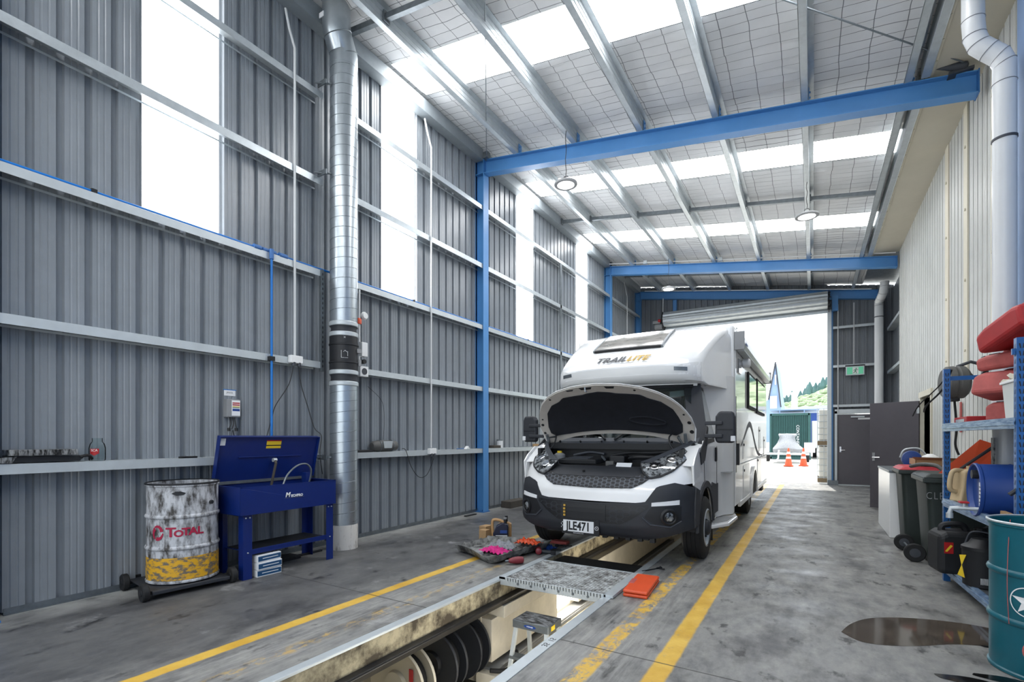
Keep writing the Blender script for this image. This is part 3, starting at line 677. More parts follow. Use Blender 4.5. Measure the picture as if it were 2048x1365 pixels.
# ---------------- spiral duct with fan ----------------
DC = Vector((-5.02, 4.17, 0)); DR = .165
t = T('exhaust_duct', 'tall galvanised spiral exhaust duct with black fan section standing on a round plinth', 'duct', (DC.x, DC.y, 0))
def helix(mb, r, z0, z1, pitch, w=.0035, ctr=DC):
    n = int((z1 - z0) / pitch * 24); mb.tube([(ctr.x + r * math.cos(k * PI / 12), ctr.y + r * math.sin(k * PI / 12), z0 + pitch * k / 24) for k in range(n + 1)], w, 4)
b = MB(); b.lathe([(DR, .30), (DR, 2.05)], DC, n=48, cap=False); b.lathe([(DR, 2.80), (DR, 6.02)], DC, n=48, cap=False); b.build('duct_wall', 'duct', t, smooth=True)
b = MB(); helix(b, DR, .34, 2.02, .125); helix(b, DR, 2.86, 5.98, .125); b.build('spiral_seam', 'galvd', t)
for z in (2.05, 2.19, 2.66, 2.79): MB().lathe([(DR + .004, z - .028), (DR + .011, z - .02), (DR + .011, z + .02), (DR + .004, z + .028)], DC, n=48, cap=False).build('clamp_collar', 'galvw', t, smooth=True)
b = MB(); b.lathe([(DR - .004, 2.06), (DR - .012, 2.12), (DR - .004, 2.17)], DC, n=48, cap=False); b.build('flexible_joint', 'plast', t, smooth=True); b = MB(); b.lathe([(DR - .004, 2.68), (DR - .014, 2.73), (DR - .004, 2.77)], DC, n=48, cap=False); b.build('flexible_joint', 'plast', t, smooth=True)
b = MB(); b.lathe([(DR + .006, 2.2), (DR + .006, 2.3), (DR + .014, 2.305), (DR + .014, 2.32), (DR + .005, 2.325), (DR + .005, 2.52), (DR + .014, 2.525), (DR + .014, 2.54), (DR + .006, 2.545), (DR + .006, 2.65)], DC, n=48, cap=False); b.build('fan_housing', 'dark', t, smooth=True)
def fwd(x, y, z, r=DR + .007):  # map onto the camera-facing side of the duct
    a = math.atan2(-4.17, 5.02) + x / r; return (DC.x + math.cos(a) * (r + z), DC.y + math.sin(a) * (r + z), y)
b = MB()
for (x0, y0, x1, y1) in ((-.03, 2.36, -.03, 2.45), (-.03, 2.36, .05, 2.36), (.045, 2.38, .045, 2.44), (-.005, 2.43, .015, 2.45), (.015, 2.45, .035, 2.43), (.0, 2.6, .02, 2.62), (.02, 2.6, .0, 2.62)):
    b.tube([fwd(x0, y0, .001), fwd(x1, y1, .001)], .0022, 4)
b.build('housing_symbol', 'label', t)
b = MB(); b.box(DC.x + .12, DC.x + .17, DC.y + .07, DC.y + .13, 2.44, 2.49); b.build('terminal_box', 'greyhat', t); b = MB(); b.box(DC.x + .13, DC.x + .16, DC.y + .10, DC.y + .14, 2.28, 2.36); b.build('terminal_box', 'greyhat', t)
b = MB(); b.lathe([(.168, 0), (.17, .28), (.166, .302)], DC, n=40); b.build('plinth', 'plug', t, smooth=True)
path = [Vector((DC.x, DC.y, z)) for z in (6.0, 6.16)] + [Vector((DC.x, DC.y - .02, 6.20)), Vector((DC.x, DC.y - .09, 6.36)), Vector((DC.x, DC.y - .11, 6.40)), Vector((DC.x, DC.y - .11, 6.75))]
MB().tube(path, DR + .003, 40).build('elbow', 'duct', t, smooth=True)
for p, q in ((path[1], path[2]), (path[3], path[4])):
    d = (q - p).normalized(); MB().lathe([(DR + .004, -.006), (DR + .010, 0), (DR + .004, .006)], p, d, 40, cap=False).build('elbow_seam', 'galvd', t, smooth=True)
MB().box(DC.x - .1, DC.x - .02, DC.y - .11 - DR - .012, DC.y - .11 - DR - .004, 6.48, 6.54).build('duct_label', 'label', t)
b = MB()
for z in (5.72, 4.62, 1.14):
    b.box(XI - .0, DC.x - .02, DC.y - .25, DC.y - .235, z - .03, z + .03); b.tube([(XI + .01, DC.y - .3, z), (XI + .05, DC.y - .26, z), (DC.x - .02, DC.y - .17, z)], .012, 6)
b.build('wall_bracket', 'galvd', t)
# control items right of duct
t = T('fan_isolator', 'white isolator box with conduit right of the black duct fan', 'isolator box', (XI, 4.62, 2.3))
MB().box(XI, XI + .07, 4.56, 4.66, 2.47, 2.66).build('box', 'white', t, bevel=.006)
b = MB(); b.cyl((XI + .03, 4.55, 2.66), (XI + .03, 4.55, 3.36), .012, 8); b.cyl((XI + .03, 4.55, 2.3), (XI + .03, 4.55, 2.47), .012, 8); b.build('conduit', 'white', t)
MB().cyl((XI + .02, 4.60, 2.4), (XI + .08, 4.60, 2.4), .03, 12).build('plug', 'black', t)
t = T('warning_beacon', 'small white sounder with orange beacon beside the duct', 'beacon', (XI, 4.58, 2.9))
MB().lathe([(.05, 0), (.055, .02), (.04, .045)], (XI + .03, 4.62, 3.02), (1, 0, 0), 20).build('sounder', 'white', t, smooth=True)
MB().lathe([(.035, 0), (.035, .06), (.02, .08)], (XI + .02, 4.55, 2.9), (0, 0, 1), 16).build('beacon_lens', 'orange', t, smooth=True)
t = T('power_outlet', 'square white outlet with round socket on the rail beside the duct', 'outlet', (XI, 4.62, 2.2))
MB().box(XI + .001, XI + .06, 4.54, 4.68, 2.2, 2.34).build('housing', 'white', t, bevel=.006); MB().cyl((XI + .06, 4.61, 2.27), (XI + .065, 4.61, 2.27), .045, 20).build('socket', 'plastm', t)
# conduits down the wall
def cond(y, z0, z1, top, lab):
    b = MB(); b.tube([(XI + .014, y, z0), (XI + .014, y, z1), (XI - .02, y - .05, z1 + .22), (XI - .06, y - .07, z1 + .45)], .014, 8)
    tag(b.build('conduit', 'pvc', smooth=True), lab, 'conduit')
cond(3.6, 2.34, 5.95, 0, 'white conduit running down the wall to the outlet above the parts washer')
cond(6.02, 1.22, 6.0, 0, 'white conduit running down the wall to the outlet beside the radio')
cond(15.7, 1.2, 6.0, 0, 'white conduit on the left wall in the far corner bay')
def outlet(y, z, lab, cordpts=None):
    t = T('power_outlet', lab, 'outlet', (XI, y, z))
    MB().box(XI + .001, XI + .06, y - .08, y + .08, z, z + .09).build('housing', 'white', t, bevel=.008)
    b = MB()
    for s in (-.035, .035): b.cyl((XI + .045, y + s, z - .035), (XI + .045, y + s, z + .01), .02, 10)
    b.build('plug', 'plastm', t)
outlet(3.6, 2.25, 'white double outlet on the rail above the parts washer')
outlet(6.02, 1.12, 'white outlet on the lowest rail right of the radio')
tag(MB().tube(bez([(XI + .045, 3.56, 2.22), (XI + .02, 3.52, 2.0), (XI - .05, 3.40, 1.75), (XI - .06, 3.36, 1.6), (XI - .05, 3.30, 1.42), (-5.26, 3.28, 1.3)], 6), .005, 6).build('extension_lead', 'black'), 'thin black cord hanging left, dropping behind the parts washer lid', 'cord')
tag(MB().tube(bez([(XI + .045, 3.63, 2.22), (XI + .05, 3.66, 2.0), (XI + .06, 3.74, 1.75), (XI + .1, 3.80, 1.5), (-5.02, 3.84, 1.40), (-4.93, 3.75, 1.2), (-4.95, 3.8, .95)], 6), .005, 6).build('extension_lead', 'black'), 'black cord hanging over the right end of the parts washer lid', 'cord')
tag(MB().tube(bez([(XI - .02, 5.40, 1.215), (XI + .02, 5.44, 1.19), (XI + .05, 5.52, .95), (XI + .06, 5.68, .78), (XI + .06, 5.86, .80), (XI + .05, 6.0, .98), (XI + .05, 6.03, 1.05)], 8), .005, 6).build('extension_lead', 'black'), 'black cord looping from the radio to the outlet on its right', 'cord')
tag(MB().tube(bez([(XI - .14, 4.85, 2.1), (XI - .12, 5.1, 1.9), (XI - .12, 5.14, 1.6), (XI - .12, 5.12, 1.35)], 6), .003, 5).build('aerial_wire', 'black'), 'thin wire hanging on the wall above the radio', 'wire')
# air line
t = T('air_line', 'bright blue compressed air pipe along the middle wall rail', 'pipe', (XI, 5, 3.47))
b = MB(); b.cyl((XI - .03, -2.5, 3.475), (XI - .03, 3.98, 3.475), .014, 10); b.cyl((XI - .02, 3.98, 3.475), (XI - .02, 7.4, 3.47), .013, 10); b.cyl((XI - .02, 7.7, 3.475), (XI - .02, 14.1, 3.475), .013, 10); b.build('main_pipe', 'pipeb', t, smooth=True)
b = MB(); b.cyl((XI + .03, 3.30, 3.44), (XI + .03, 3.30, 1.2), .013, 10); b.build('drop_pipe', 'pipeb', t, smooth=True)
b = MB(); b.cyl((XI - .02, 3.22, 3.475), (XI - .02, 3.38, 3.475), .026, 12); b.cyl((XI - .02, 3.12, 3.475), (XI - .02, 3.2, 3.475), .03, 12); b.cyl((XI - .02, 3.42, 3.475), (XI - .02, 3.52, 3.475), .03, 12); b.cyl((XI + .03, 3.30, 3.38), (XI + .03, 3.30, 3.49), .024, 12); b.build('tee_fitting', 'paint', t)
b = MB()
for y in (1.72, 5.65, 9.2, 10.6): b.box(XI - .055, XI - .005, y - .02, y + .02, 3.455, 3.495)
b.box(XI, XI + .05, 3.27, 3.33, 2.24, 2.29); b.build('pipe_clip', 'black', t)
# ---------------- items on lowest rail ----------------
zs0 = 1.181
t = T('bench_scale', 'grimy flat steel ramp and tray lying on the lowest rail at the far left', 'tray', (-5.27, 1.45, zs0))
b = MB(); b.prism([(1.22, zs0 + .008), (1.62, zs0 + .008), (1.66, zs0 + .05), (1.16, zs0 + .05)], 'x', -5.345, -5.2); b.build('ramp_body', 'dark', t)
b = MB(); b.box(-5.34, -5.17, 1.19, 1.6, zs0 + .06, zs0 + .105); b.build('upper_plate', 'topdirt', t, bevel=.003)
MB().prism([(1.15, zs0 + .004), (1.21, zs0 + .004), (1.24, zs0 + .055), (1.14, zs0 + .045)], 'x', -5.33, -5.19).build('end_block', 'topdirt', t)
b = MB(); b.tube(bez([(-5.2, 1.62, zs0 + .04), (-5.22, 1.68, zs0 + .05), (-5.26, 1.72, zs0 + .02)], 4), .012, 8); tag(b.build('cable_offcut', 'rubber', smooth=True), 'coil of dark cable beside the glass jar', 'cable')
t = T('glass_jar', 'clear glass jar with red SCA label on the lowest rail', 'jar', (-5.27, 1.76, zs0))
MB().lathe([(.052, .001), (.058, .012), (.058, .11), (.05, .145), (.036, .165), (.036, .195), (.032, .195), (.032, .166), (.045, .14), (.053, .108), (.053, .015)], (-5.27, 1.76, zs0), n=32).build('jar_body', 'jarglass', t, smooth=True)
def jf(x, y, z, r=.0585):
    a = math.atan2(-1.76, 5.27) - .35 + x / r; return (-5.27 + math.cos(a) * (r + z), 1.76 + math.sin(a) * (r + z), zs0 + y)
b = MB(); cols = [(-.032 + .064 * i / 8) for i in range(9)]
b.grid([[jf(x, .105, .001) for x in cols], [jf(x, .045 + .02 * min(1, abs(x) / .032), .001) for x in cols]]); b.build('label', 'red', t)
text('label_lettering', 'SCA', .028, lambda x, y, z: jf(x, .09 + y, .002 + z), 'white', t, ext=.0003, sx=.9)
tag(MB().lathe([(.0, 0), (.012, 0), (.012, .02), (0, .02)], (-5.23, 2.44, zs0), n=8).box(-5.24, -5.2, 2.38, 2.54, zs0, zs0 + .018).build('tool_grip', 'black', bevel=.006), 'small black tool lying on the lowest rail above the white drum', 'tool')
t = T('radio', 'rounded grey portable radio on the lowest rail', 'radio', (-5.27, 5.08, zs0))
b = MB(); b.lathe([(.045, -.24), (.07, -.21), (.08, -.12), (.08, .12), (.07, .21), (.045, .24)], (-5.275, 5.10, zs0 + .081), (0, 1, 0), 24); b.build('body', 'reel', t, smooth=True)
b = MB(); b.prism([(5.02, zs0 + .05), (5.16, zs0 + .05), (5.18, zs0 + .15), (5.0, zs0 + .15)], 'x', -5.2, -5.185); b.build('control_panel', 'galvw', t)
b = MB(); b.lathe([(.074, -.008), (.086, -.004), (.086, .004), (.074, .008)], (-5.275, 4.98, zs0 + .081), (0, 1, 0), 24); b.lathe([(.074, -.008), (.086, -.004), (.086, .004), (.074, .008)], (-5.275, 5.22, zs0 + .081), (0, 1, 0), 24); b.build('trim_ring', 'galvd', t, smooth=True)
tag(MB().box(-5.34, -5.2, 4.5, 4.82, zs0, zs0 + .03).build('metal_plate', 'dark', bevel=.004), 'dark flat plate lying on the rail left of the radio', 'plate')
tag(MB().prism([(7.0, zs0), (7.1, zs0), (7.06, zs0 + .05)], 'x', -5.28, -5.22).build('paper_cone', 'white'), 'small white crumpled paper on the rail left of the blue column', 'paper')
tag(MB().cyl((-5.24, 6.75, zs0 + .008), (-5.24, 6.95, zs0 + .008), .007, 8).build('pen', 'paint'), 'blue pen lying on the rail left of the blue column', 'pen')
t = T('open_tin', 'small white tin with grey lid on the rail just right of the blue column', 'tin', (-5.27, 8.0, zs0 + .0)); MB().lathe([(.06, 0), (.06, .14)], (-5.27, 8.16, zs0), n=20).build('tin_body', 'label', t, smooth=True); MB().lathe([(.062, .14), (.062, .16)], (-5.27, 8.16, zs0), n=20).build('lid', 'galvd', t)
tag(MB().box(-5.33, -5.2, 7.85, 8.09, zs0, zs0 + .05).build('parts_tray', 'timber', bevel=.004), 'dark tray of rusty bits on the rail beside the white tin', 'tray')
tag(MB().box(-5.33, -5.22, 9.6, 9.75, zs0, zs0 + .06).build('cardboard_offcut', 'card', bevel=.004), 'brown cardboard offcut on the rail behind the motorhome mirror', 'cardboard')
tag(MB().cyl((-5.24, 8.7, zs0 + .01), (-5.24, 9.3, zs0 + .01), .009, 8).build('metal_rod', 'galvd'), 'thin metal rod lying on the rail behind the motorhome', 'rod')
# control box above washer
t = T('control_box', 'grey washer control box with coloured warning label on the ribbed wall', 'control box', (XW, 2.95, 1.6))
yb = 2.94
MB().box(XW, XW + .075, yb - .07, yb + .075, 1.60, 1.79).build('housing', 'greyhat', t, bevel=.006)
b = MB(); b.box(XW + .0755, XW + .077, yb - .02, yb + .07, 1.615, 1.78); b.build('label', 'label', t)
for z0, z1, m in ((1.745, 1.757, 'red'), (1.725, 1.737, 'red'), (1.708, 1.716, 'yellow'), (1.698, 1.706, 'green'), (1.665, 1.69, 'bluem')):
    MB().box(XW + .0772, XW + .078, yb - .012, yb + .065, z0, z1).build('label_stripe', m, t)
b = MB()
for dy, e in ((-.02, -.03), (.01, 0.0), (.03, .05)):
    b.tube(bez([(XW + .04, yb + dy, 1.6), (XW + .04, yb + dy + .01, 1.53), (XW + .04, yb + e, 1.47)], 4), .005, 6); 
b.build('cable', 'black', t); b = MB()
for e in (-.03, .05): b.cyl((XW + .04, yb + e, 1.45), (XW + .04, yb + e, 1.485), .016, 10)
b.build('cable_end', 'black', t)
tag(MB().tube(bez([(XW + .04, yb + .01, 1.46), (XW + .03, yb + .03, 1.4), (XW + .02, yb + .06, 1.33)], 4), .005, 6).build('extension_lead', 'black'), 'short black lead dropping from the grey control box', 'cord')
t = T('sticker', 'small white sticker above the grey control box', 'sticker', (XW, 2.94, 1.83)); MB().box(XW, XW + .003, 2.88, 3.0, 1.83, 1.89).build('sheet', 'label', t)
text('sticker_lettering', 'JASOL', .026, lambda x, y, z: (XW + .0035 + z, 2.94 + x, 1.865 + y), 'txtg', t, ext=.0003); MB().box(XW, XW + .0036, 2.87, 3.01, 1.89, 1.898).build('blue_edge', 'pipeb', t)
# ---------------- parts washer ----------------
wx0, wx1, wy0, wy1, wz0, wz1 = -5.15, -4.65, 2.65, 3.75, .63, .90
t = T('parts_washer', 'blue steel parts washer with its lid open, standing before the ribbed wall', 'parts washer', (-4.9, 3.2, 0))
b = MB()
b.box(wx1 - .004, wx1, wy0, wy1, wz0, wz1); b.box(wx0, wx0 + .004, wy0, wy1, wz0, wz1); b.box(wx0, wx1, wy0, wy0 + .004, wz0, wz1); b.box(wx0, wx1, wy1 - .004, wy1, wz0, wz1); b.box(wx0, wx1, wy0, wy1, wz0, wz0 + .004)
b.box(wx1 - .03, wx1, wy0, wy1, wz1 - .004, wz1); b.box(wx0, wx1, wy0, wy0 + .03, wz1 - .004, wz1); b.box(wx0, wx1, wy1 - .03, wy1, wz1 - .004, wz1); b.build('basin', 'washer', t, bevel=.002)
MB().box(wx0 + .01, wx1 - .03, wy0 + .03, wy1 - .03, .80, .805).build('basin_tray', 'dark', t)
text('maker_lettering', 'M', .066, lambda x, y, z: (wx1 + .001 + z, 3.145 + x, .785 + y), 'white', t, shear=.25, bold=.002)
text('maker_lettering', 'ECHPRO', .036, lambda x, y, z: (wx1 + .001 + z, 3.255 + x, .772 + y), 'white', t, sx=1.0, bold=.0012)
MB().box(wx1 + .0005, wx1 + .0015, 3.11, 3.34, .752, .755).build('lettering_underline', 'galvd', t)
for (x, sx) in ((wx1 - .03, -1), (wx0 + .03, 1)):
    for (y, sy) in ((wy0 + .09, 1), (wy1 - .06, -1)):
        b = MB(); w = .09
        b.box(min(x, x + .004 * sx), max(x, x + .004 * sx), min(y, y + w * sy) if False else (y - .045), (y + .045), 0, wz0 + .0); b.box(min(x, x + .08 * sx), max(x, x + .08 * sx), y - .045 if sy > 0 else y + .041, y - .041 if sy > 0 else y + .045, 0, wz0)
        b.build('leg', 'washer', t, bevel=.001)
b = MB()
for y in (wy0 + .07, wy0 + .11, wy1 - .08, wy1 - .04): b.cyl((wx1 - .03, y, .6), (wx1 - .022, y, .6), .007, 8); 
for y in (wy0 + .09, wy1 - .06): b.cyl((wx1 - .03, y, .26), (wx1 - .022, y, .26), .007, 8)
b.build('bolt', 'galvw', t)
b = MB(); b.box(wx0 + .03, wx1 - .034, wy0 + .10, wy1 - .07, .26, .264); b.box(wx1 - .04, wx1 - .034, wy0 + .10, wy1 - .07, .235, .285); b.build('shelf', 'washer', t, bevel=.001)
MB().box(wx0 + .05, wx1 - .05, wy0 + .12, wy1 - .09, .265, .268).build('shelf_grime', 'dark', t)
# lid
la = Vector((wx0 + .01, 0, wz1 + .03)); lb = Vector((-5.02, 0, 1.395)); dn = (lb - la).normalized(); nn_ = Vector((dn.z, 0, -dn.x))
def LP(y, s, o=0): p = la + dn * s + nn_ * o; return (p.x, y, p.z)
Ll = (lb - la).length
b = MB()
def slabl(y0, y1, s0, s1, o0, o1, bb): vs = [LP(y, s, o) for o in (o0, o1) for s in (s0, s1) for y in (y0, y1)]; bb.add(vs, [(0, 2, 3, 1), (4, 5, 7, 6), (0, 1, 5, 4), (2, 6, 7, 3), (0, 4, 6, 2), (1, 3, 7, 5)])
slabl(wy0, wy1 + .05, 0, Ll, -.004, 0, b); slabl(wy0, wy0 + .005, 0, Ll, -.03, .03, b); slabl(wy1 + .045, wy1 + .05, 0, Ll, -.03, .03, b); slabl(wy0, wy1 + .05, Ll - .005, Ll, -.03, .03, b)
lid = b.build('lid', 'washer', t, bevel=.001)
b = MB(); slabl(wy0 + .22, wy1 - .15, Ll * .52, Ll * .52 + .012, .0, .012, b); b.build('lid_rib', 'washer', lid, bevel=.003)
for s0, s1, m in ((.885, .91, 'red'), (.80, .885, 'yellow'), (.775, .8, 'black'), (.72, .775, 'yellow')):
    b = MB(); slabl(3.16, 3.33, Ll * s0, Ll * s1, .001, .0025, b); b.build('warning_label', m, lid)
b = MB(); slabl(wy0 + .02, wy0 + .07, Ll * .8, Ll * .95, .001, .0025, b); b.build('paper_label', 'label', lid)
b = MB(); p1 = Vector(LP(3.27, Ll * .45, .02)); b.tube([p1, p1 + Vector((.04, -.01, -.03)), (-5.05, 3.22, .86)], .014, 8); b.build('lid_stay', 'timber', lid)
MB().cyl(p1 - Vector((0, .02, 0)), p1 + Vector((.0, .02, 0)), .022, 10).build('stay_bracket', 'galvw', lid)
MB().box(wx0 + .005, wx0 + .018, wy0 + .03, wy1 - .03, wz1, wz1 + .03).build('hinge', 'galvd', lid)
b = MB(); b.tube(bez([(-4.93, 3.60, .84), (-4.90, 3.61, 1.0), (-4.9, 3.55, 1.08), (-4.88, 3.42, 1.07), (-4.85, 3.28, .98), (-4.82, 3.20, .86)], 8), .010, 8); b.build('spout_hose', 'galvd', t, smooth=True)
MB().box(-5.06, -4.98, 3.60, 3.66, .82, .98).build('pump_bracket', 'washer', t)
# boxes below washer
for k in range(3):
    z = .0 + k * .072; dx = (.0, .008, -.006)[k]; m4 = Matrix.Translation((-4.72 + dx, 2.955, z)) @ Matrix.Rotation(.04 * (k - 1), 4, 'Z')
    w = ['lowest', 'middle', 'topmost'][k]
    t2 = T('filter_box', f'flat white and blue box under the parts washer, {w} of the three stacked', 'box', (-4.72 + dx, 2.955, z), 'boxes under the parts washer')
    MB().box(-.1, .065, -.13, .125, .001, .070, m4).build('carton', 'label', t2, bevel=.003)
    MB().box(.0652, .0665, -.125, .12, .012, .060, m4).build('blue_panel', 'boxblue', t2)
    MB().box(.0666, .0672, -.08, .09, .033, .040, m4).build('white_lettering_bar', 'label', t2)
tag(MB().box(-5.2, -5.0, 3.2, 3.55, .001, .035).box(-5.12, -5.08, 3.1, 3.9, .0, .02).build('scrap_bracket', 'dark', bevel=.003), 'dark flat steel bits on the floor beneath the parts washer', 'bracket')
# ---------------- white drum on dolly ----------------
wc = Vector((-5.03, 2.33, .085))
def drum(t, c, m, m2, r=.29, h=.88, closed=False, ax=(0, 0, 1)):
    rr = r - .008
    prof = [(r - .012, 0), (r, .004), (r, .018), (rr, .025), (rr, .29), (r + .001, .298), (r + .005, .31), (r + .001, .322), (rr, .33), (rr, .57), (r + .001, .578), (r + .005, .59), (r + .001, .602), (rr, .61), (rr, h - .025), (r, h - .02), (r + .001, h - .004), (r - .01, h)]
    b = MB(); b.lathe([(0.001, .006)] + prof + [(r - .015, h - .003), (r - .014, h - .03), (.001, h - .03) if closed else (r - .016, .3), (.001, .3)][: (3 if closed else 4)], c, ax, 56, cap=False)
    return b.build('shell', m, t, smooth=True)
t = T('oil_drum', 'scuffed white TOTAL drum with yellow paint at its foot, on a wheeled dolly', 'drum', tuple(wc))
drum(t, wc, 'drumw', None)
b = MB(); b.lathe([(.291, .872), (.296, .876), (.296, .884), (.289, .889), (.282, .884)], wc, n=56, cap=False); b.build('rim', 'dark', t, smooth=True)
MB().lathe([(.2845, .03), (.2845, .03), (.2845, .23)], wc, n=56, cap=False).build('yellow_band', 'drumy', t, smooth=True)
a0 = math.atan2(-wc.y, -wc.x)
def dfn(x, y, z, r=.2845): a = a0 + x / r; return (wc.x + math.cos(a) * (r + z), wc.y + math.sin(a) * (r + z), wc.z + y)
for s, sz, x in (('T', .115, -.095), ('O', .08, -.035), ('T', .092, .02), ('A', .092, .076), ('L', .092, .134)):
    text('brand_lettering', s, sz, (lambda x0, dz: lambda x, y, z: dfn(x0 + x, .455 + dz + y, z))(x, 0 if s != 'O' else -.012), 'totred', t, ext=.0012, sx=1.15, bold=.003)
b = MB()
cx, cy = -.205, .455
for k, (s, e, w) in enumerate(((0.2, 2.2, .03), (2.3, 4.1, .03), (4.3, 6.2, .03))):
    rows = [[], []]
    for i in range(13):
        a = s + (e - s) * i / 12; w_ = w * (1 - i / 18); rows[0].append(dfn(cx + .052 * math.cos(a), cy + .068 * math.sin(a), .0015)); rows[1].append(dfn(cx + (.052 - w_) * math.cos(a + .1), cy + (.068 - w_ * 1.2) * math.sin(a + .1), .0015))
    b.grid(rows)
b.build('round_emblem', 'totred', t, recalc=False)
MB().add([dfn(x, .80 + .02 * math.sin(k), .0015) for k, x in enumerate((-.09, -.06, -.02, .02, .0, -.05))], [(0, 1, 2, 3, 4, 5)]).build('grease_smear', 'dark', t)
MB().cyl(dfn(.235, .70, 0), dfn(.235, .70, .02), .018, 10).build('bung', 'dark', t)
t = T('drum_dolly', 'black low dolly with rubber wheels carrying the white drum', 'dolly', (-5.0, 2.3, 0))
md = Matrix.Translation((-5.03, 2.30, 0)) @ Matrix.Rotation(-.10, 4, 'Z')
b = MB(); b.box(-.33, .30, -.31, .31, .066, .078, md)
b.box(.30, .315, -.31, .31, .045, .078, md); b.build('deck', 'plast', t, bevel=.006)
for (x, y) in ((.27, -.355), (.27, .345), (-.24, -.355), (-.24, .345)):
    a = md @ Vector((x, y - .025, .0745)); e = md @ Vector((x, y + .025, .0745)); ax = e - a
    w = MB().lathe([(.03, 0), (.066, .0), (.074, .008), (.074, .042), (.066, .05), (.03, .05)], a, ax, 24).build('wheel', 'rubber', t, smooth=True)
    MB().lathe([(.012, -.006), (.028, -.004), (.03, .003), (.03, .047), (.028, .054), (.012, .056)], a, ax, 16).build('hub', 'dark', w, smooth=True)
b = MB(); b.box(.255, .285, -.33, -.30, .05, .075, md); b.box(.255, .285, .30, .33, .05, .075, md); b.box(-.255, -.225, -.33, -.30, .05, .075, md); b.box(-.255, -.225, .30, .33, .05, .075, md); b.build('axle_block', 'dark', t)
b = MB(); b.box(-.42, -.33, -.34, .1, .06, .10, md); b.build('lip', 'black', t, bevel=.004)
# ---------------- centre floor items ----------------
t = T('cardboard_box', 'small brown cardboard box on the floor left of the oil jug', 'box', (-3.74, 5.42, 0)); MB().box(-3.79, -3.68, 5.36, 5.46, .001, .155).build('carton', 'card', t, bevel=.002); MB().box(-3.679, -3.678, 5.39, 5.445, .02, .08).build('label', 'label', t)
t = T('cardboard_box', 'second brown cardboard box standing behind the smaller one', 'box', (-3.84, 5.6, 0)); MB().box(-3.9, -3.79, 5.52, 5.68, .001, .17).build('carton', 'card', t, bevel=.002)
t = T('oil_jug', 'dark navy oil jug with gold handle side and white label beside the boxes', 'oil jug', (-3.52, 5.5, 0))
mj = Matrix.Translation((-3.53, 5.5, 0)) @ Matrix.Rotation(TH * .9, 4, 'Z')
b = MB(); sec = [(-.105, 0), (.09, 0), (.098, .012), (.098, .20), (.085, .235), (.02, .262), (-.06, .215), (-.105, .12)]
b.prism(sec, 'y', -.05, .05); b.v = [tuple(mj @ Vector(v)) for v in b.v]; b.build('body', 'navy', t, bevel=.014)
b = MB(); b.tube([mj @ Vector(p) for p in bez([(-.10, 0, .05), (-.115, 0, .16), (-.115, 0, .27), (-.07, 0, .292), (.0, 0, .275), (.03, 0, .25)], 6)], .02, 10); b.build('handle', 'gold', t, smooth=True)
MB().cyl(mj @ Vector((.055, 0, .24)), mj @ Vector((.055, 0, .30)), .022, 16).build('cap', 'black', t); MB().cyl(mj @ Vector((.055, 0, .30)), mj @ Vector((.055, 0, .318)), .024, 16).build('cap_ring', 'greyhat', t)
MB().box(-.07, .085, -.052, -.0505, .012, .095, mj).build('label', 'label', t); MB().box(-.01, .08, -.052, -.0505, .12, .16, mj).build('blue_label', 'bluem', t)
for k in range(4): MB().box(-.035, .075, -.0526, -.0521, .024 + k * .016, .028 + k * .016, mj).build('label_print', 'greyhat', t)
b = MB(); mj2 = Matrix.Translation((-3.56, 5.62, 0)) @ Matrix.Rotation(TH * .9, 4, 'Z'); b.prism([(-.1, .001), (.1, .001), (.1, .22), (.05, .25), (-.08, .22)], 'y', -.045, .045); b.v = [tuple(mj2 @ Vector(v)) for v in b.v]
t = T('oil_jug', 'second oil jug partly hidden behind the navy one, with black cap', 'oil jug', (-3.56, 5.62, 0)); b.build('body', 'gold', t, bevel=.012); MB().cyl(mj2 @ Vector((.03, 0, .24)), mj2 @ Vector((.03, 0, .325)), .02, 14).build('cap', 'black', t)
# undertray panel
tr = T('undertray_panel', 'grimy moulded plastic engine undertray lying on the floor', 'undertray', (-3.15, 4.85, 0))
A, Bq, Cq, D = Vector((-3.68, 4.70, .07)), Vector((-3.62, 5.32, .09)), Vector((-2.74, 5.42, .12)), Vector((-2.90, 4.36, .03))
rows = []
for j in range(25):
    v = j / 24; r_ = []
    for i in range(33):
        u = i / 32; p = (A * (1 - u) + Bq * u) * (1 - v) + (D * (1 - u) + Cq * u) * v
        rim = max(0, 1 - min(u, 1 - u, v, 1 - v) / .04); rib = 1 if (i % 8) in (0, 1) else 0
        z = .016 + .065 * rim + .014 * rib + .02 * math.sin(v * 5) + (.05 * (v > .8) * (v - .8) * 5)
        r_.append((p.x, p.y, z))
    rows.append(r_)
MB().grid(rows).build('moulded_sheet', 'trayg', tr, smooth=True, solid=.005)
b = MB(); b.lathe([(.02, 0), (.06, .01), (.05, .04), (.03, .05)], (-3.28, 4.63, .03), n=16); b.build('drain_boss', 'greyhat', tr, smooth=True)
def rag(name, c, s, m, lab, seed, h=.06):
    rr = random.Random(seed); rows = []; n = 22; ph = [rr.uniform(0, 6) for _ in range(6)]
    for j in range(n + 1):
        r_ = []
        for i in range(n + 1):
            u, v = i / n * 2 - 1, j / n * 2 - 1; q = max(0, 1 - (u * u + v * v) ** 1.2 * .75)
            z = c[2] + h * q * (.6 + .4 * math.sin(u * 7 + ph[0]) * math.sin(v * 6 + ph[1])) + .012 * math.sin(u * 19 + ph[2] + v * 5) + .012
            r_.append((c[0] + s[0] * (u + .12 * math.sin(v * 5 + ph[3])), c[1] + s[1] * (v + .12 * math.sin(u * 5 + ph[4])), z))
        rows.append(r_)
    return tag(MB().grid(rows).build(name, m, smooth=True, solid=.004), lab, 'rag')
rag('rag', (-3.16, 4.80, .045), (.16, .1), 'pink', 'crumpled bright pink rag lying in the undertray', 1)
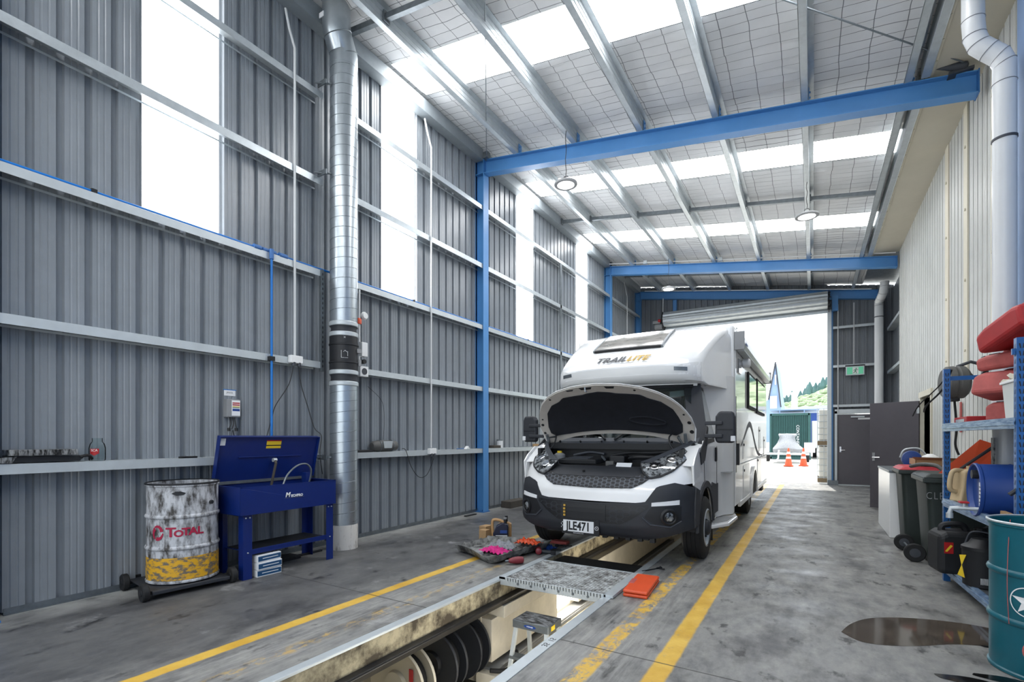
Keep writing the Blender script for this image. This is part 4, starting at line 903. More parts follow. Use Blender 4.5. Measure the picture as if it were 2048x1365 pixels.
rag('rag', (-3.20, 5.02, .045), (.17, .09), 'rag', 'crumpled grey rag beside the pink one in the undertray', 2, .09)
rag('rag', (-3.0, 5.3, .07), (.15, .07), 'orange', 'orange rag at the far edge of the undertray', 3)
rag('rag', (-2.82, 5.42, .0), (.12, .09), 'bluem', 'dark blue rag beside the undertray under the bumper', 4)
def pistol(loc, rot, lab, m):
    t = T('cordless_driver', lab, 'power tool', loc); mm = Matrix.Translation(loc) @ Matrix.Rotation(rot, 4, 'Z')
    P = lambda *p: mm @ Vector(p)
    MB().lathe([(.02, 0), (.036, .01), (.04, .06), (.034, .12), (.026, .15), (.018, .17)], P(0, 0, .045), (mm.to_3x3() @ Vector((0, 1, 0))), 16).build('body', m, t, smooth=True)
    MB().cyl(P(0, .17, .045), P(0, .21, .045), .010, 8).build('chuck', 'galvd', t); b = MB(); b.tube([P(.0, .07, .04), P(.10, .05, .032), P(.15, .05, .03)], .022, 10); b.build('grip', 'plast', t, smooth=True)
    MB().box(.14, .20, .0, .10, .004, .055, mm).build('battery', 'plastd', t, bevel=.008)
pistol((-2.70, 4.66, 0), 2.4, 'red and black cordless driver lying by the pit edge', 'maroon')
pistol((-2.74, 5.08, 0), .5, 'red power tool lying between the undertray and the pit', 'maroon')
for k, (x, y) in enumerate(((-2.68, 5.35), (-2.76, 5.6), (-2.66, 5.62), (-2.72, 5.25))):
    tag(MB().lathe([(.015, 0), (.022, .004), (.022, .03), (.012, .035)], (x, y, .0), n=12).cyl((x, y, .02), (x + .08, y + .05, .02), .008, 8).build('socket_tool', 'dark'), 'small dark socket tool by the pit edge, ' + ['left of the bumper edge', 'furthest under the van', 'closest to the pit edge under the van', 'nearest the red power tools'][k], 'tool')
tag(MB().box(-2.95, -2.7, 5.75, 5.86, .0, .04).build('red_case', 'redf', bevel=.008), 'dull red flat case in shade under the motorhome bumper', 'case')
# orange case
mo = Matrix.Translation((-1.33, 4.45, 0)) @ Matrix.Rotation(math.atan2(.58, -.0) - PI / 2 + .08, 4, 'Z')
t = T('tool_case', 'bright orange plastic tool case on the floor by the pit edge', 'case', (-1.33, 4.45, 0))
MB().box(-.105, .105, -.29, .28, .001, .03, mo).build('lower_shell', 'orange', t, bevel=.012); MB().box(-.105, .105, -.29, .28, .034, .062, mo).build('upper_shell', 'orange', t, bevel=.012)
MB().box(-.108, -.06, -.07, .09, .012, .064, mo).build('handle_recess', 'redf', t, bevel=.004)
for y in (-.19, .2): MB().box(-.112, -.10, y - .03, y + .03, .016, .05, mo).build('latch', 'orange', t, bevel=.003)
tag(MB().tube([(-1.50, 5.02, .006), (-1.40, 5.2, .006)], .006, 6).tube([(-1.40, 5.2, .008), (-1.36, 5.24, .012), (-1.38, 5.27, .01)], .01, 6).box(-1.37, -1.32, 5.2, 5.22, .0, .012).build('hand_tool', 'dark'), 'dark hand tool on the floor beside the pit near the van tyre', 'tool')
t = T('timber_block', 'dark weathered timber block on the floor by the left wall', 'timber block', (-5.15, 8.45, 0)); MB().box(-.12, .12, -.32, .32, 0, .13, Matrix.Translation((-5.12, 8.5, .0)) @ Matrix.Rotation(-.06, 4, 'Z')).build('block', 'timber', t, bevel=.006)
tag(MB().box(-5.2, -5.14, 6.9, 7.2, 0, .02).build('steel_offcut', 'dark', bevel=.003), 'flat dark offcut on the floor left of the blue column', 'offcut')
# ---------------- high-bay lamps ----------------
def lamp(c, L_, lab, lens):
    t = T('high_bay_lamp', lab, 'lamp', c); c = Vector(c)
    MB().lathe([(.135, 0), (.18, 0), (.185, .012), (.18, .03), (.14, .035), (.08, .06), (.05, .09), (.001, .09)], c, n=40, cap=False).build('housing', 'greyhat', t, smooth=True)
    MB().lathe([(.001, .002), (.14, .002)], c, n=40, cap=False).build('lens', lens, t)
    MB().tube([c + Vector((.04, 0, .09)), c + Vector((.03, 0, .14)), c + Vector((-.03, 0, .14)), c + Vector((-.04, 0, .09))], .006, 6).build('hanger', 'dark', t)
    MB().tube([c + Vector((.008 * math.sin(k * 1.7), 0, .14 + (L_ - .14) * k / 8)) for k in range(9)], .006, 6).build('chain', 'dark', t)
lamp((-3.34, 7.1, 5.38), .87, 'round high-bay lamp hanging on a long chain before the near rafter', 'lens')
lamp((-.09, 9.85, 5.17), .61, 'round high-bay lamp hanging on a short chain in front of a purlin on the right', 'lens')
lamp((-3.34, 13.6, 5.40), .85, 'lit round high-bay lamp hanging near the rear rafter', 'lenson')
for k, (x, y) in enumerate(((-4.1, 14.05), (-2.1, 14.05), (-.1, 14.05))):
    tag(MB().box(x - .05, x + .05, y - .05, y + .03, zr(x) - .0 + .01, zr(x) + .10).build('junction_box', 'galvw'), f'small light grey junction box on top of the second rafter, ' + ['left one', 'middle one', 'right one'][k], 'junction box')
b = MB(); b.tube([(-5.2, 14.05, zr(-5.2) + .05), (1.6, 14.05, zr(1.6) + .05)], .016, 8); tag(b.build('conduit', 'pvc'), 'white conduit running along the top of the second rafter', 'conduit')
b = MB(); b.tube([(-5.0, 17.05, zr(-5.0) + .0), (1.4, 17.05, zr(1.4) + .0)], .016, 8); tag(b.build('conduit', 'pvc'), 'white conduit along the top of the furthest rafter', 'conduit')
# ---------------- right side ----------------
def pipe_run(pts, r, lab, clamps):
    t = T('downpipe', lab, 'downpipe', (pts[0][0], pts[0][1], 0))
    MB().tube(pts, r, 32).build('pipe', 'pvc', t, smooth=True)
    for k in range(1, len(pts) - 1):
        p = Vector(pts[k]); d = (Vector(pts[k + 1]) - p).normalized()
        MB().lathe([(r + .001, -.004), (r + .005, 0), (r + .001, .004)], p, d, 32, cap=False).build('joint_ring', 'greyhat', t, smooth=True)
    for z in clamps:
        MB().lathe([(r + .001, -.012), (r + .006, -.01), (r + .006, .01), (r + .001, .012)], (pts[0][0], pts[0][1], z), n=32, cap=False).build('pipe_clamp', 'plastm', t, smooth=True)
pipe_run([(1.46, 6.05, 0), (1.46, 6.05, 4.55), (1.46, 6.05, 4.72), (1.43, 6.05, 4.8), (1.36, 6.05, 4.88), (1.29, 6.05, 4.96), (1.26, 6.05, 5.05), (1.25, 6.05, 5.2), (1.25, 6.05, 5.62)], .082, 'large white downpipe with an offset bend on the right wall', (2.2, 4.05))
pipe_run([(1.50, 16.3, 0), (1.50, 16.3, 4.9), (1.50, 16.3, 5.0), (1.53, 16.15, 5.08), (1.56, 16.0, 5.16), (1.58, 15.9, 5.3), (1.58, 15.9, 5.42)], .10, 'tall white downpipe in the far right corner', (2.2, 4.6))
# wheelie bins
def bin_(x0, x1, y0, y1, h, lab, lidm, wheels=None, face='y', lettering=None, rimd=.03):
    t = T('wheelie_bin', lab, 'wheelie bin', ((x0 + x1) / 2, (y0 + y1) / 2, 0))
    cx, cy = (x0 + x1) / 2, (y0 + y1) / 2; rows = []
    for z, k in ((.02, .80), (.06, .83), (h * .5, .91), (h - .12, .98), (h - .10, 1.0)):
        w, d = (x1 - x0) / 2 * k, (y1 - y0) / 2 * k; rc = .05; ring = []
        for (sx, sy, a0) in ((1, 1, 0), (-1, 1, PI / 2), (-1, -1, PI), (1, -1, 1.5 * PI)):
            for i in range(5):
                a = a0 + PI / 2 * i / 4; ring.append((cx + sx * (w - rc) + rc * math.cos(a), cy + sy * (d - rc) + rc * math.sin(a), z))
        rows.append(ring)
    b = MB(); b.grid(rows, close=True); n = len(rows[0]); b.q(*rows[0][::-1]); b.q(*rows[-1]); b.build('body', 'bing', t, smooth=True)
    e = rimd; MB().box(x0 - e, x1 + e, y0 - e, y1 + e, h - .10, h - .045).build('rim', 'bing', t, bevel=.012)
    b = MB()
    b.add([(x0 - e, y0 - e, h - .045), (x1 + e, y0 - e, h - .045), (x1 + e, y1 + e, h - .045), (x0 - e, y1 + e, h - .045), (x0 + .03, y0 + .02, h), (x1 - .03, y0 + .02, h), (x1 - .03, y1 - .02, h), (x0 + .03, y1 - .02, h)], [(0, 1, 2, 3), (4, 5, 6, 7), (0, 1, 5, 4), (1, 2, 6, 5), (2, 3, 7, 6), (3, 0, 4, 7)])
    lid = b.build('lid', lidm, t, bevel=.012)
    b = MB(); b.box(cx - .12, cx + .12, cy - .12, cy + .12, h, h + .012); b.build('lid_panel', lidm, lid, bevel=.006)
    if wheels:
        for (wx, wy) in wheels:
            w = MB().lathe([(.04, 0), (.09, .0), (.10, .01), (.10, .04), (.09, .05), (.04, .05)], (wx, wy, .101), (0, 1, 0), 28).build('wheel', 'rubber', t, smooth=True)
            MB().lathe([(.012, -.005), (.05, -.002), (.05, .01)], (wx, wy, .101), (0, 1, 0), 20).build('hub', 'plastm', w, smooth=True)
        MB().cyl((wheels[0][0], wheels[0][1], .101), (wheels[1][0], wheels[1][1], .101), .012, 8).build('axle', 'galvd', t)
    return t
bin_(1.08, 1.55, 12.35, 12.9, 1.0, 'narrow wheelie bin with red lid beyond the open side door', 'binred')
bin_(.95, 1.5, 7.86, 8.44, 1.02, 'dark green wheelie bin with red lid, middle of the three bins', 'binred')
t = bin_(1.02, 1.62, 6.72, 7.42, 1.0, 'dark green wheelie bin with CLEAN written on its side, nearest of the three bins', 'bing', wheels=[(.95, 7.62), (.965, 6.98)])
text('chalk_lettering', 'CLEAN', .12, lambda x, y, z: (1.155 + x, 6.728 - z, .765 + y * .9), 'greyhat', t, ext=.0006, sx=.62, space=1.25, bold=-.0015)
b = MB(); b.tube(bez([(1.0, 7.5, 1.04), (1.06, 7.25, 1.075), (1.16, 7.05, 1.07), (1.22, 6.98, 1.0)], 6), .022, 10); b.build('handle_bar', 'reel', t, smooth=True)
# white cabinet
t = T('chest_cabinet', 'low white cabinet against the wall between the bins and the open door', 'cabinet', (1.22, 9.15, 0))
MB().box(.90, 1.58, 8.5, 9.85, .0, .90).build('body', 'whiteg', t, bevel=.01); MB().box(.89, 1.59, 8.49, 9.86, .90, .93).build('worktop', 'galvd', t, bevel=.004)
# blue saw on cabinet
t = T('cutoff_saw', 'blue and silver cut-off saw standing on the white cabinet', 'saw', (1.2, 8.9, .93))
b = MB(); b.box(1.0, 1.4, 8.7, 9.0, .931, .96); b.box(.98, 1.42, 8.66, 8.70, .95, 1.0); b.build('base', 'galvd', t, bevel=.004)
MB().lathe([(.05, 0), (.11, .01), (.12, .05), (.10, .11), (.04, .13)], (1.18, 8.78, 1.08), (0, 1, 0), 24).build('blade_guard', 'bluem', t, smooth=True)
MB().lathe([(.05, 0), (.055, .14), (.04, .18)], (1.22, 8.83, 1.07), (1, 0, 0), 16).build('motor', 'plastm', t, smooth=True)
MB().tube(bez([(1.05, 8.8, 1.10), (1.1, 8.8, 1.21), (1.25, 8.8, 1.23), (1.33, 8.8, 1.15)], 5), .012, 8).build('handle', 'galvw', t, smooth=True)
# cardboard on bin
t = T('cardboard_tray', 'open brown cardboard tray resting on the red bin lid', 'cardboard box', (1.3, 8.15, 1.035))
b = MB(); b.box(1.1, 1.55, 7.93, 8.4, 1.034, 1.04); b.box(1.1, 1.105, 7.93, 8.4, 1.04, 1.11); b.box(1.545, 1.55, 7.93, 8.4, 1.04, 1.11); b.box(1.1, 1.55, 7.93, 7.935, 1.04, 1.10); b.box(1.1, 1.55, 8.395, 8.4, 1.04, 1.11); b.add([(1.1, 7.93, 1.10), (1.55, 7.93, 1.10), (1.55, 7.84, 1.13), (1.05, 7.84, 1.14)], [(0, 1, 2, 3)]); b.build('carton', 'card', t)
b = MB(); b.lathe([(.001, 0), (.10, .0), (.11, .03), (.08, .10), (.03, .13), (.001, .13)], (1.28, 8.18, 1.041), n=16); tag(b.build('white_bag', 'white', smooth=True), 'white plastic bag lying in the cardboard tray', 'bag')
# retractable hose reel on wall
t = T('wall_hose_reel', 'round grey retractable hose reel mounted on the right wall', 'hose reel', (1.46, 7.55, 1.9))
c = Vector((1.40, 7.55, 2.02))
MB().lathe([(.02, -.11), (.15, -.11), (.185, -.08), (.19, -.02), (.182, -.01), (.182, .01), (.19, .02), (.185, .08), (.15, .11), (.02, .11)], c, (1, .12, 0), 36).build('drum_case', 'reel', t, smooth=True)
MB().box(1.36, 1.44, 7.50, 7.6, 1.80, 1.87).build('outlet_block', 'black', t, bevel=.008)
b = MB(); b.tube([(1.42, 7.55, 2.2), (1.54, 7.55, 2.25), (1.665, 7.55, 2.2)], .018, 8); b.box(1.64, 1.67, 7.5, 7.6, 2.05, 2.3); b.build('wall_arm', 'plastm', t)
MB().tube(bez([(1.40, 7.55, 1.81), (1.42, 7.56, 1.5), (1.41, 7.56, 1.3), (1.44, 7.56, 1.18)], 6), .012, 8).build('hose', 'rubber', t, smooth=True)
MB().tube(bez([(1.5, 7.50, 2.15), (1.56, 7.4, 2.05), (1.62, 7.2, 2.15), (1.66, 7.1, 2.3)], 6), .012, 8).build('supply_hose', 'rubber', t, smooth=True)
# shelving rack
M['rackb'] = mat('rackb', '95adc6', .35, .3, 1, 12, '35608f', thr=(.36, .6), stretch=(1, .6, 6))
FX, NX, FY, NY, BX = 1.075, 1.142, 6.25, 4.52, 1.58
t = T('storage_rack', 'blue steel storage rack with three shelves by the right wall', 'shelving rack', (1.35, 5.4, 0))
def post(x, y, sx):
    b = MB(); b.box(x - .003, x, y - .025, y + .025, 0, 2.04) if False else None
    b.box(x, x + .05, y - .028, y - .025, 0, 2.04); b.box(x, x + .05, y + .025, y + .028, 0, 2.04); b.box(x if sx > 0 else x + .047, x + .003 if sx > 0 else x + .05, y - .028, y + .028, 0, 2.04)
    p = b.build('post', 'rack', t, bevel=.001)
    s = MB(); z = .08
    while z < 2.0:
        for q in (-.011, .011):
            xx = x - .0006 if sx > 0 else x + .0506
            s.add([(xx, y + q - .004 * (1 if q < 0 else -1), z + .022), (xx, y + q + .005, z + .018), (xx, y + q * .5 + .003, z - .012), (xx, y + q * .5 - .003, z - .012)], [(0, 1, 2, 3)])
            yy = y - .0286; s.add([(x + .025 + q - .004, yy, z + .02), (x + .025 + q + .004, yy, z + .02), (x + .025 + q * .5 + .003, yy, z - .012), (x + .025 + q * .5 - .003, yy, z - .012)], [(0, 1, 2, 3)])
        z += .05
    s.build('slots', 'dark', p, recalc=False)
post(FX, FY, 1); post(NX, NY, 1); post(BX - .03, FY, -1); post(BX + .02, NY, -1)
for z, nm in ((1.44, 'top'), (.72, 'middle'), (.09, 'bottom')):
    b = MB(); vs = [(FX - .0, FY), (NX, NY)]
    for dz0, dz1, o in ((0, .075, 0), (.025, .05, -.006)):
        b.add([(FX - .004 + o, FY, z + dz0), (NX - .004 + o, NY, z + dz0), (NX - .004 + o, NY, z + dz1), (FX - .004 + o, FY, z + dz1), (FX + .03, FY, z + dz0), (NX + .03, NY, z + dz0), (NX + .03, NY, z + dz1), (FX + .03, FY, z + dz1)], [(0, 1, 2, 3), (4, 5, 6, 7), (0, 1, 5, 4), (1, 2, 6, 5), (2, 3, 7, 6), (3, 0, 4, 7)])
    b.build('beam', 'rackb', t, bevel=.001)
    MB().box(BX - .0, BX + .03, NY, FY, z, z + .075).build('beam', 'rack', t)
    b = MB(); b.add([(x, y, z + dz) for dz in (.05, .066) for x, y in ((FX + .02, FY), (NX + .02, NY), (BX + .01, NY), (BX + .0, FY))], [(0, 1, 2, 3), (4, 5, 6, 7), (0, 1, 5, 4), (1, 2, 6, 5), (2, 3, 7, 6), (3, 0, 4, 7)]); b.build('shelf_board', 'galvd', t)
for y in (FY, NY):
    b = MB(); b.box(FX + .05, BX, y - .01, y + .01, 1.93, 1.97); b.build('cross_bar', 'rack', t)
    b = MB(); b.cyl((FX + .04, y, 1.0), (BX, y, 1.43), .015, 6); b.cyl((FX + .04, y, .3), (BX, y, .7), .015, 6); b.build('diagonal_brace', 'plast', t)
# top shelf
ZT = 1.507
t = T('flat_tool_case', 'flat dark red case lying on the far end of the top shelf', 'case', (1.35, 6.0, ZT)); MB().box(1.14, 1.52, 5.72, 6.16, ZT, ZT + .06).build('case_body', 'red', t, bevel=.006); MB().box(1.139, 1.1395, 5.8, 6.1, ZT + .015, ZT + .04).build('pale_stripe', 'galvw', t)
def pan(c, s, rot, tilt, m, lab, seed):
    """fluid drain pan / folded jerry cloth: a shallow dented bowl"""
    rr = random.Random(seed); mm = Matrix.Translation(c) @ Matrix.Rotation(rot, 4, 'Z') @ Matrix.Rotation(tilt, 4, 'X')
    rows = []; n = 28
    for k, (q, z) in enumerate(((.05, 0), (.55, 0.0), (.7, .03), (.86, .14), (1.0, .17), (1.08, .17), (1.08, .155), (.9, .125), (.74, .005), (.6, -.02), (.05, -.02))):
        ring = []
        for i in range(n):
            a = 2 * PI * i / n; e = 1 + .10 * math.sin(3 * a + seed) + .06 * math.sin(7 * a + seed * 2)
            sq = 1 / max(abs(math.cos(a)), abs(math.sin(a))) ** .45
            ring.append(mm @ Vector((s[0] * q * e * sq * math.cos(a), s[1] * q * e * sq * math.sin(a), s[2] * z + .012 * math.sin(5 * a + k + seed))))
        rows.append(ring)
    return rows
def funnel(c, s, rot, tilt, m, lab, seed, cat='drain pan', nm='drain_pan', roll=0):
    rows = pan(c, s, rot, tilt, m, lab, seed); return tag(MB().grid(rows, close=True).q(*rows[0]).build(nm, m, smooth=True), lab, cat)
def can(nm, c, dims, rot, m, lab, tilt=0, cat='jerry can', cap='black', hm=None, roll=0):
    t = T(nm, lab, cat, c); mm = Matrix.Translation(c) @ Matrix.Rotation(rot, 4, 'Z') @ Matrix.Rotation(tilt, 4, 'X') @ Matrix.Rotation(roll, 4, 'Y'); w, d, h = dims
    b = MB(); b.prism([(-w / 2, 0), (w / 2, 0), (w / 2, h * .8), (w * .28, h * .93), (-w * .36, h * .93), (-w / 2, h * .84)], 'y', -d / 2, d / 2); b.v = [tuple(mm @ Vector(v)) for v in b.v]; b.build('body', m, t, bevel=min(w, d) * .14, seg=3, smooth=False)
    b = MB(); b.tube([mm @ Vector(p) for p in bez([(-w * .34, 0, h * .88), (-w * .3, 0, h * 1.03), (w * .02, 0, h * 1.05), (w * .12, 0, h * .9)], 5)], min(w, d) * .09, 8); b.build('handle', hm or m, t, smooth=True)
    MB().cyl(mm @ Vector((w * .36, 0, h * .84)), mm @ Vector((w * .36, 0, h * 1.0)), min(w, d) * .16, 16).build('cap', cap, t)
    return t
can('jerry_can', (1.36, 5.42, ZT + .001), (.30, .2, .17), 2.0, 'redf', 'faded red fuel can lying under the pile on the top shelf', cap='galvd')
can('fuel_can', (1.30, 5.38, ZT + .20), (.36, .24, .20), 2.3, 'redf', 'faded red plastic can in the middle of the heap on the top shelf', tilt=.25, cap='redf')
can('fuel_can', (1.34, 5.32, ZT + .43), (.46, .22, .13), 1.95, 'redf', 'faded pinkish red fuel can, second from the top of the heap', tilt=-.15, cap='dark')
can('fuel_can', (1.30, 5.02, ZT + .60), (.62, .26, .19), 1.75, 'red', 'bright red fuel can lying on top of the heap on the rack', tilt=-.1, roll=.18, cap='black')
can('fuel_can', (1.50, 5.35, ZT + .40), (.24, .2, .16), 2.5, 'dark', 'dark can tucked behind the red cans on the top shelf', cap='reel')
can('fluid_bottle', (1.52, 4.98, ZT + .62), (.5, .16, .28), 1.65, 'plastd', 'dark green-black can at the top behind the bright red fuel can', cap='galvw')
t = T('plastic_tub', 'pale white plastic tub with cream cloth on top beside the red cans', 'tub', (1.36, 4.86, ZT))
b = MB(); b.prism([(1.22, ZT + .002), (1.50, ZT + .002), (1.52, ZT + .27), (1.20, ZT + .27)], 'y', 4.72, 5.04); b.build('tub_body', 'pvc', t, bevel=.012)
MB().box(1.19, 1.53, 4.71, 5.05, ZT + .265, ZT + .285).build('rim', 'white', t, bevel=.004)
rag('rag', (1.36, 4.88, ZT + .285), (.15, .15), 'cream', 'cream cloth bundled on top of the white tub', 9, .09)
# middle shelf
ZM = .787
t = T('steel_drum', 'glossy blue steel drum lying on the middle shelf with a brass tap', 'drum', (1.40, 5.29, ZM)); 
c = Vector((1.10, 5.29, .965)); ax = Vector((1, 0, 0)); rd = .212
MB().lathe([(.001, .03), (rd - .03, .03), (rd - .02, .012), (rd - .016, 0), (rd - .006, -.006), (rd, .0), (rd, .016), (rd - .007, .024), (rd - .006, .2), (rd - .002, .21), (rd - .006, .22), (rd - .006, .4), (rd - .002, .41), (rd - .006, .42), (rd - .006, .55), (rd, .56), (.001, .56)], c, ax, 56, cap=False).build('shell', 'bluem', t, smooth=True)
MB().box(c.x + .026, c.x + .029, c.y - .13, c.y - .01, c.z - .13, c.z + .06).build('head_label', 'label', t)
for k_ in range(5): MB().box(c.x + .0245, c.x + .0259, c.y - .12, c.y - .02, c.z - .10 + k_ * .03, c.z - .092 + k_ * .03).build('label_print', 'txtg', t)
MB().cyl(c + Vector((.03, .03, .12)), c + Vector((-.01, .03, .12)), .035, 20).build('large_bung', 'dark', t)
b = MB(); p0 = c + Vector((.03, -.06, -.15)); b.cyl(p0, p0 + Vector((-.14, .02, 0)), .015, 12); b.tube([p0 + Vector((-.13, .02, 0)), p0 + Vector((-.175, .03, -.005)), p0 + Vector((-.185, .03, -.05))], .018, 10); b.cyl(p0 + Vector((-.185, .03, -.085)), p0 + Vector((-.185, .03, -.045)), .023, 14); b.cyl(p0 + Vector((-.10, .015, .0)), p0 + Vector((-.10, .015, .04)), .010, 8)
tap = b.build('tap', 'galvw', t, smooth=True); MB().box(p0.x - .13, p0.x - .07, p0.y - .01, p0.y + .06, p0.z + .04, p0.z + .055).build('tap_lever', 'red', tap, bevel=.005)
tag(MB().box(1.19, 1.22, 4.86, 5.03, ZM - .03, ZM + .05).build('wedge_block', 'card', bevel=.003), 'tan wooden chock on the shelf just right of the blue drum head', 'chock')
tag(MB().box(1.17, 1.21, 5.60, 5.66, ZM, ZM + .33).build('wooden_post', 'wood', bevel=.003), 'short rough timber standing beside the beige can', 'timber')
t = T('plastic_can', 'beige plastic can with side handle on the middle shelf', 'plastic can', (1.26, 5.94, ZM))
mm = Matrix.Translation((1.17, 6.06, ZM)) @ Matrix.Rotation(TH - PI * .03, 4, 'Z')
b = MB(); b.prism([(-.06, 0.001), (.14, .001), (.14, .30), (.02, .30), (-.02, .28), (-.035, .12)], 'y', -.07, .07); b.v = [tuple(mm @ Vector(v)) for v in b.v]; b.build('body', 'beige', t, bevel=.018, seg=3)
b = MB(); b.tube([mm @ Vector(p) for p in bez([(-.02, 0, .09), (-.095, 0, .12), (-.085, 0, .25), (-.05, 0, .29), (.02, 0, .285)], 6)], .02, 10); b.build('handle', 'beige', t, smooth=True)
MB().cyl(mm @ Vector((.08, 0, .29)), mm @ Vector((.08, 0, .33)), .03, 16).build('cap', 'beige', t)
# orange funnel on bin lid
b = MB(); P = [(1.12, 6.50, .985), (1.62, 6.62, .985), (1.60, 6.30, 1.03), (1.30, 6.30, 1.0), (1.40, 6.62, 1.33), (1.585, 6.45, 1.26)]
b.add([(1.10, 6.60, 1.015), (1.34, 6.60, 1.02), (1.60, 6.62, 1.10), (1.56, 6.64, 1.30), (1.42, 6.62, 1.36), (1.30, 6.9, 1.06), (1.50, 6.92, 1.08)], [(0, 1, 5), (1, 2, 6, 5), (2, 3, 6), (3, 4, 5, 6), (0, 5, 4), (0, 4, 1), (1, 4, 3, 2)])
tag(b.build('drain_funnel', 'orange', solid=.006, recalc=True), 'large orange-red square funnel tipped on the nearest bin lid', 'funnel')
# bottom shelf
ZB = .157
jc = can('jerry_can', (1.14, 5.94, ZB), (.40, .30, .41), .15, 'plastd', 'large black jerry can sticking out of the bottom shelf', cap='black')
mj3 = Matrix.Translation((1.14, 5.94, ZB)) @ Matrix.Rotation(.15, 4, 'Z')
MB().box(-.165, -.10, -.1535, -.151, .19, .29, mj3).build('label', 'red', jc); b = MB(); b.add([mj3 @ Vector(p) for p in ((-.16, -.1545, .21), (-.145, -.1545, .205), (-.105, -.1545, .26), (-.12, -.1545, .27))], [(0, 1, 2, 3)]); b.build('yellow_flash', 'yellow', jc, solid=.001)
t = T('oil_pail', 'black plastic pail with spout lid and wire handle on the bottom shelf', 'pail', (1.19, 5.47, ZB))
MB().lathe([(.11, .001), (.125, .01), (.13, .30), (.132, .31)], (1.19, 5.47, ZB), n=36).build('body', 'plastd', t, smooth=True); MB().lathe([(.135, .30), (.135, .325), (.09, .355), (.07, .39), (.001, .392)], (1.19, 5.47, ZB), n=36, cap=False).build('lid', 'black', t, smooth=True)
MB().tube(bez([(1.09, 5.51, ZB + .34), (1.13, 5.49, ZB + .44), (1.25, 5.45, ZB + .43), (1.30, 5.43, ZB + .35)], 6), .007, 8).build('handle', 'plastm', t, smooth=True)
b = MB()
for k in range(6): b.box(1.15 + k * .009, 1.154 + k * .009, 5.337, 5.341, ZB + .04, ZB + .09)
b.build('barcode', 'label', t); 
b = MB(); b.add([(1.04, 5.44, ZB + .25), (1.075, 5.40, ZB + .26), (1.05, 5.42, ZB + .17), (1.03, 5.45, ZB + .08), (1.065, 5.40, ZB + .07)], [(0, 1, 2), (2, 3, 4)]); tag(b.build('yellow_tag', 'yellow', solid=.004, recalc=False), 'yellow ribbon tag hanging on the black pail', 'tag')
can('oil_bottle', (1.43, 5.28, ZB), (.2, .12, .42), 1.4, 'plastd', 'dark bottle with pale cap behind the black pail', cap='greyhat', cat='bottle')
can('oil_bottle', (1.34, 5.02, ZB), (.14, .10, .36), 1.2, 'plastm', 'grey bottle beside the teal drum on the bottom shelf', cap='plastd', cat='bottle')
t = T('ring_bolt', 'dark steel ring lying on the floor under the rack', 'ring', (1.2, 6.0, 0)); b = MB(); b.tube([(1.2 + .03 * math.cos(a), 6.02 + .03 * math.sin(a), .008) for a in [2 * PI * i / 16 for i in range(17)]], .006, 6); b.build('ring', 'dark', t)
# teal drum
tc = Vector((1.21, 4.11, 0))
t = T('steel_drum', 'teal steel drum with white star emblem at the right edge', 'drum', tuple(tc))
drum(t, tc, 'teal', None)
MB().lathe([(.284, .872), (.296, .876), (.297, .884), (.29, .889), (.282, .884)], tc, n=56, cap=False).build('rim', 'galvw', t, smooth=True)
MB().lathe([(.001, .80), (.272, .80)], tc, n=40, cap=False).build('inner_dark', 'dark', t)
a1 = math.atan2(-tc.y, -tc.x) - .38; 
def tfn(x, y, z, r=.2835): a = a1 + x / r; return (tc.x + math.cos(a) * (r + z), tc.y + math.sin(a) * (r + z), y)
b = MB(); zc = .445
rows = [[tfn(.085 * math.cos(a) * q, zc + .085 * math.sin(a) * q, .002) for a in [2 * PI * i / 40 for i in range(40)]] for q in (1, .93)]
b.grid(rows, close=True)
pts = []
for i in range(10):
    a = PI / 2 + i * PI / 5; q = .078 if i % 2 == 0 else .03; pts.append((q * math.cos(a), q * math.sin(a)))
for i in range(10):
    p, q = pts[i], pts[(i + 1) % 10]
    b.add([tfn(0, zc, .002), tfn(p[0], zc + p[1], .002), tfn(q[0], zc + q[1], .002)], [(0, 1, 2)])
b.build('star_emblem', 'white', t, recalc=False)
tag(MB().tube(bez([(.985, 3.98, .90), (.965, 3.94, .7), (.96, 3.93, .5), (.97, 3.94, .3)], 6), .002, 5).build('thin_wire', 'redf'), 'thin red wire hanging down the side of the teal drum', 'wire')
t = T('drum_pump_handle', 'dark red metal handle piece hooked over the teal drum rim', 'pump handle', (1.05, 3.86, .88)); b = MB(); b.prism([(-.04, .0), (-.01, .035), (.05, .045), (.1, .03), (.1, -.05), (.03, -.06), (-.02, -.03)], 'y', -.03, .03); mm = Matrix.Translation((1.08, 3.86, .895)) @ Matrix.Rotation(.6, 4, 'Z'); b.v = [tuple(mm @ Vector(v)) for v in b.v]; b.build('handle_body', 'red', t, bevel=.008)
t = T('jack', 'bright red jack standing at the bottom right corner beside the teal drum', 'jack', (1.0, 3.4, 0)); MB().box(.93, 1.08, 3.32, 3.5, .02, .40).build('jack_body', 'red', t, bevel=.04, seg=4); MB().lathe([(.02, 0), (.06, 0), (.07, .01), (.07, .03), (.06, .04)], (.99, 3.51, .28), (0, 1, 0), 24).build('wheel', 'redf', t, smooth=True)
MB().box(.92, 1.09, 3.31, 3.51, .0, .02).build('foot', 'dark', t)
t = T('electric_box', 'small grey panel on the downpipe behind the rack', 'panel', (1.37, 5.95, 1.1)); MB().box(1.36, 1.372, 5.93, 6.0, 1.12, 1.38).build('plate', 'topdirt', t) 
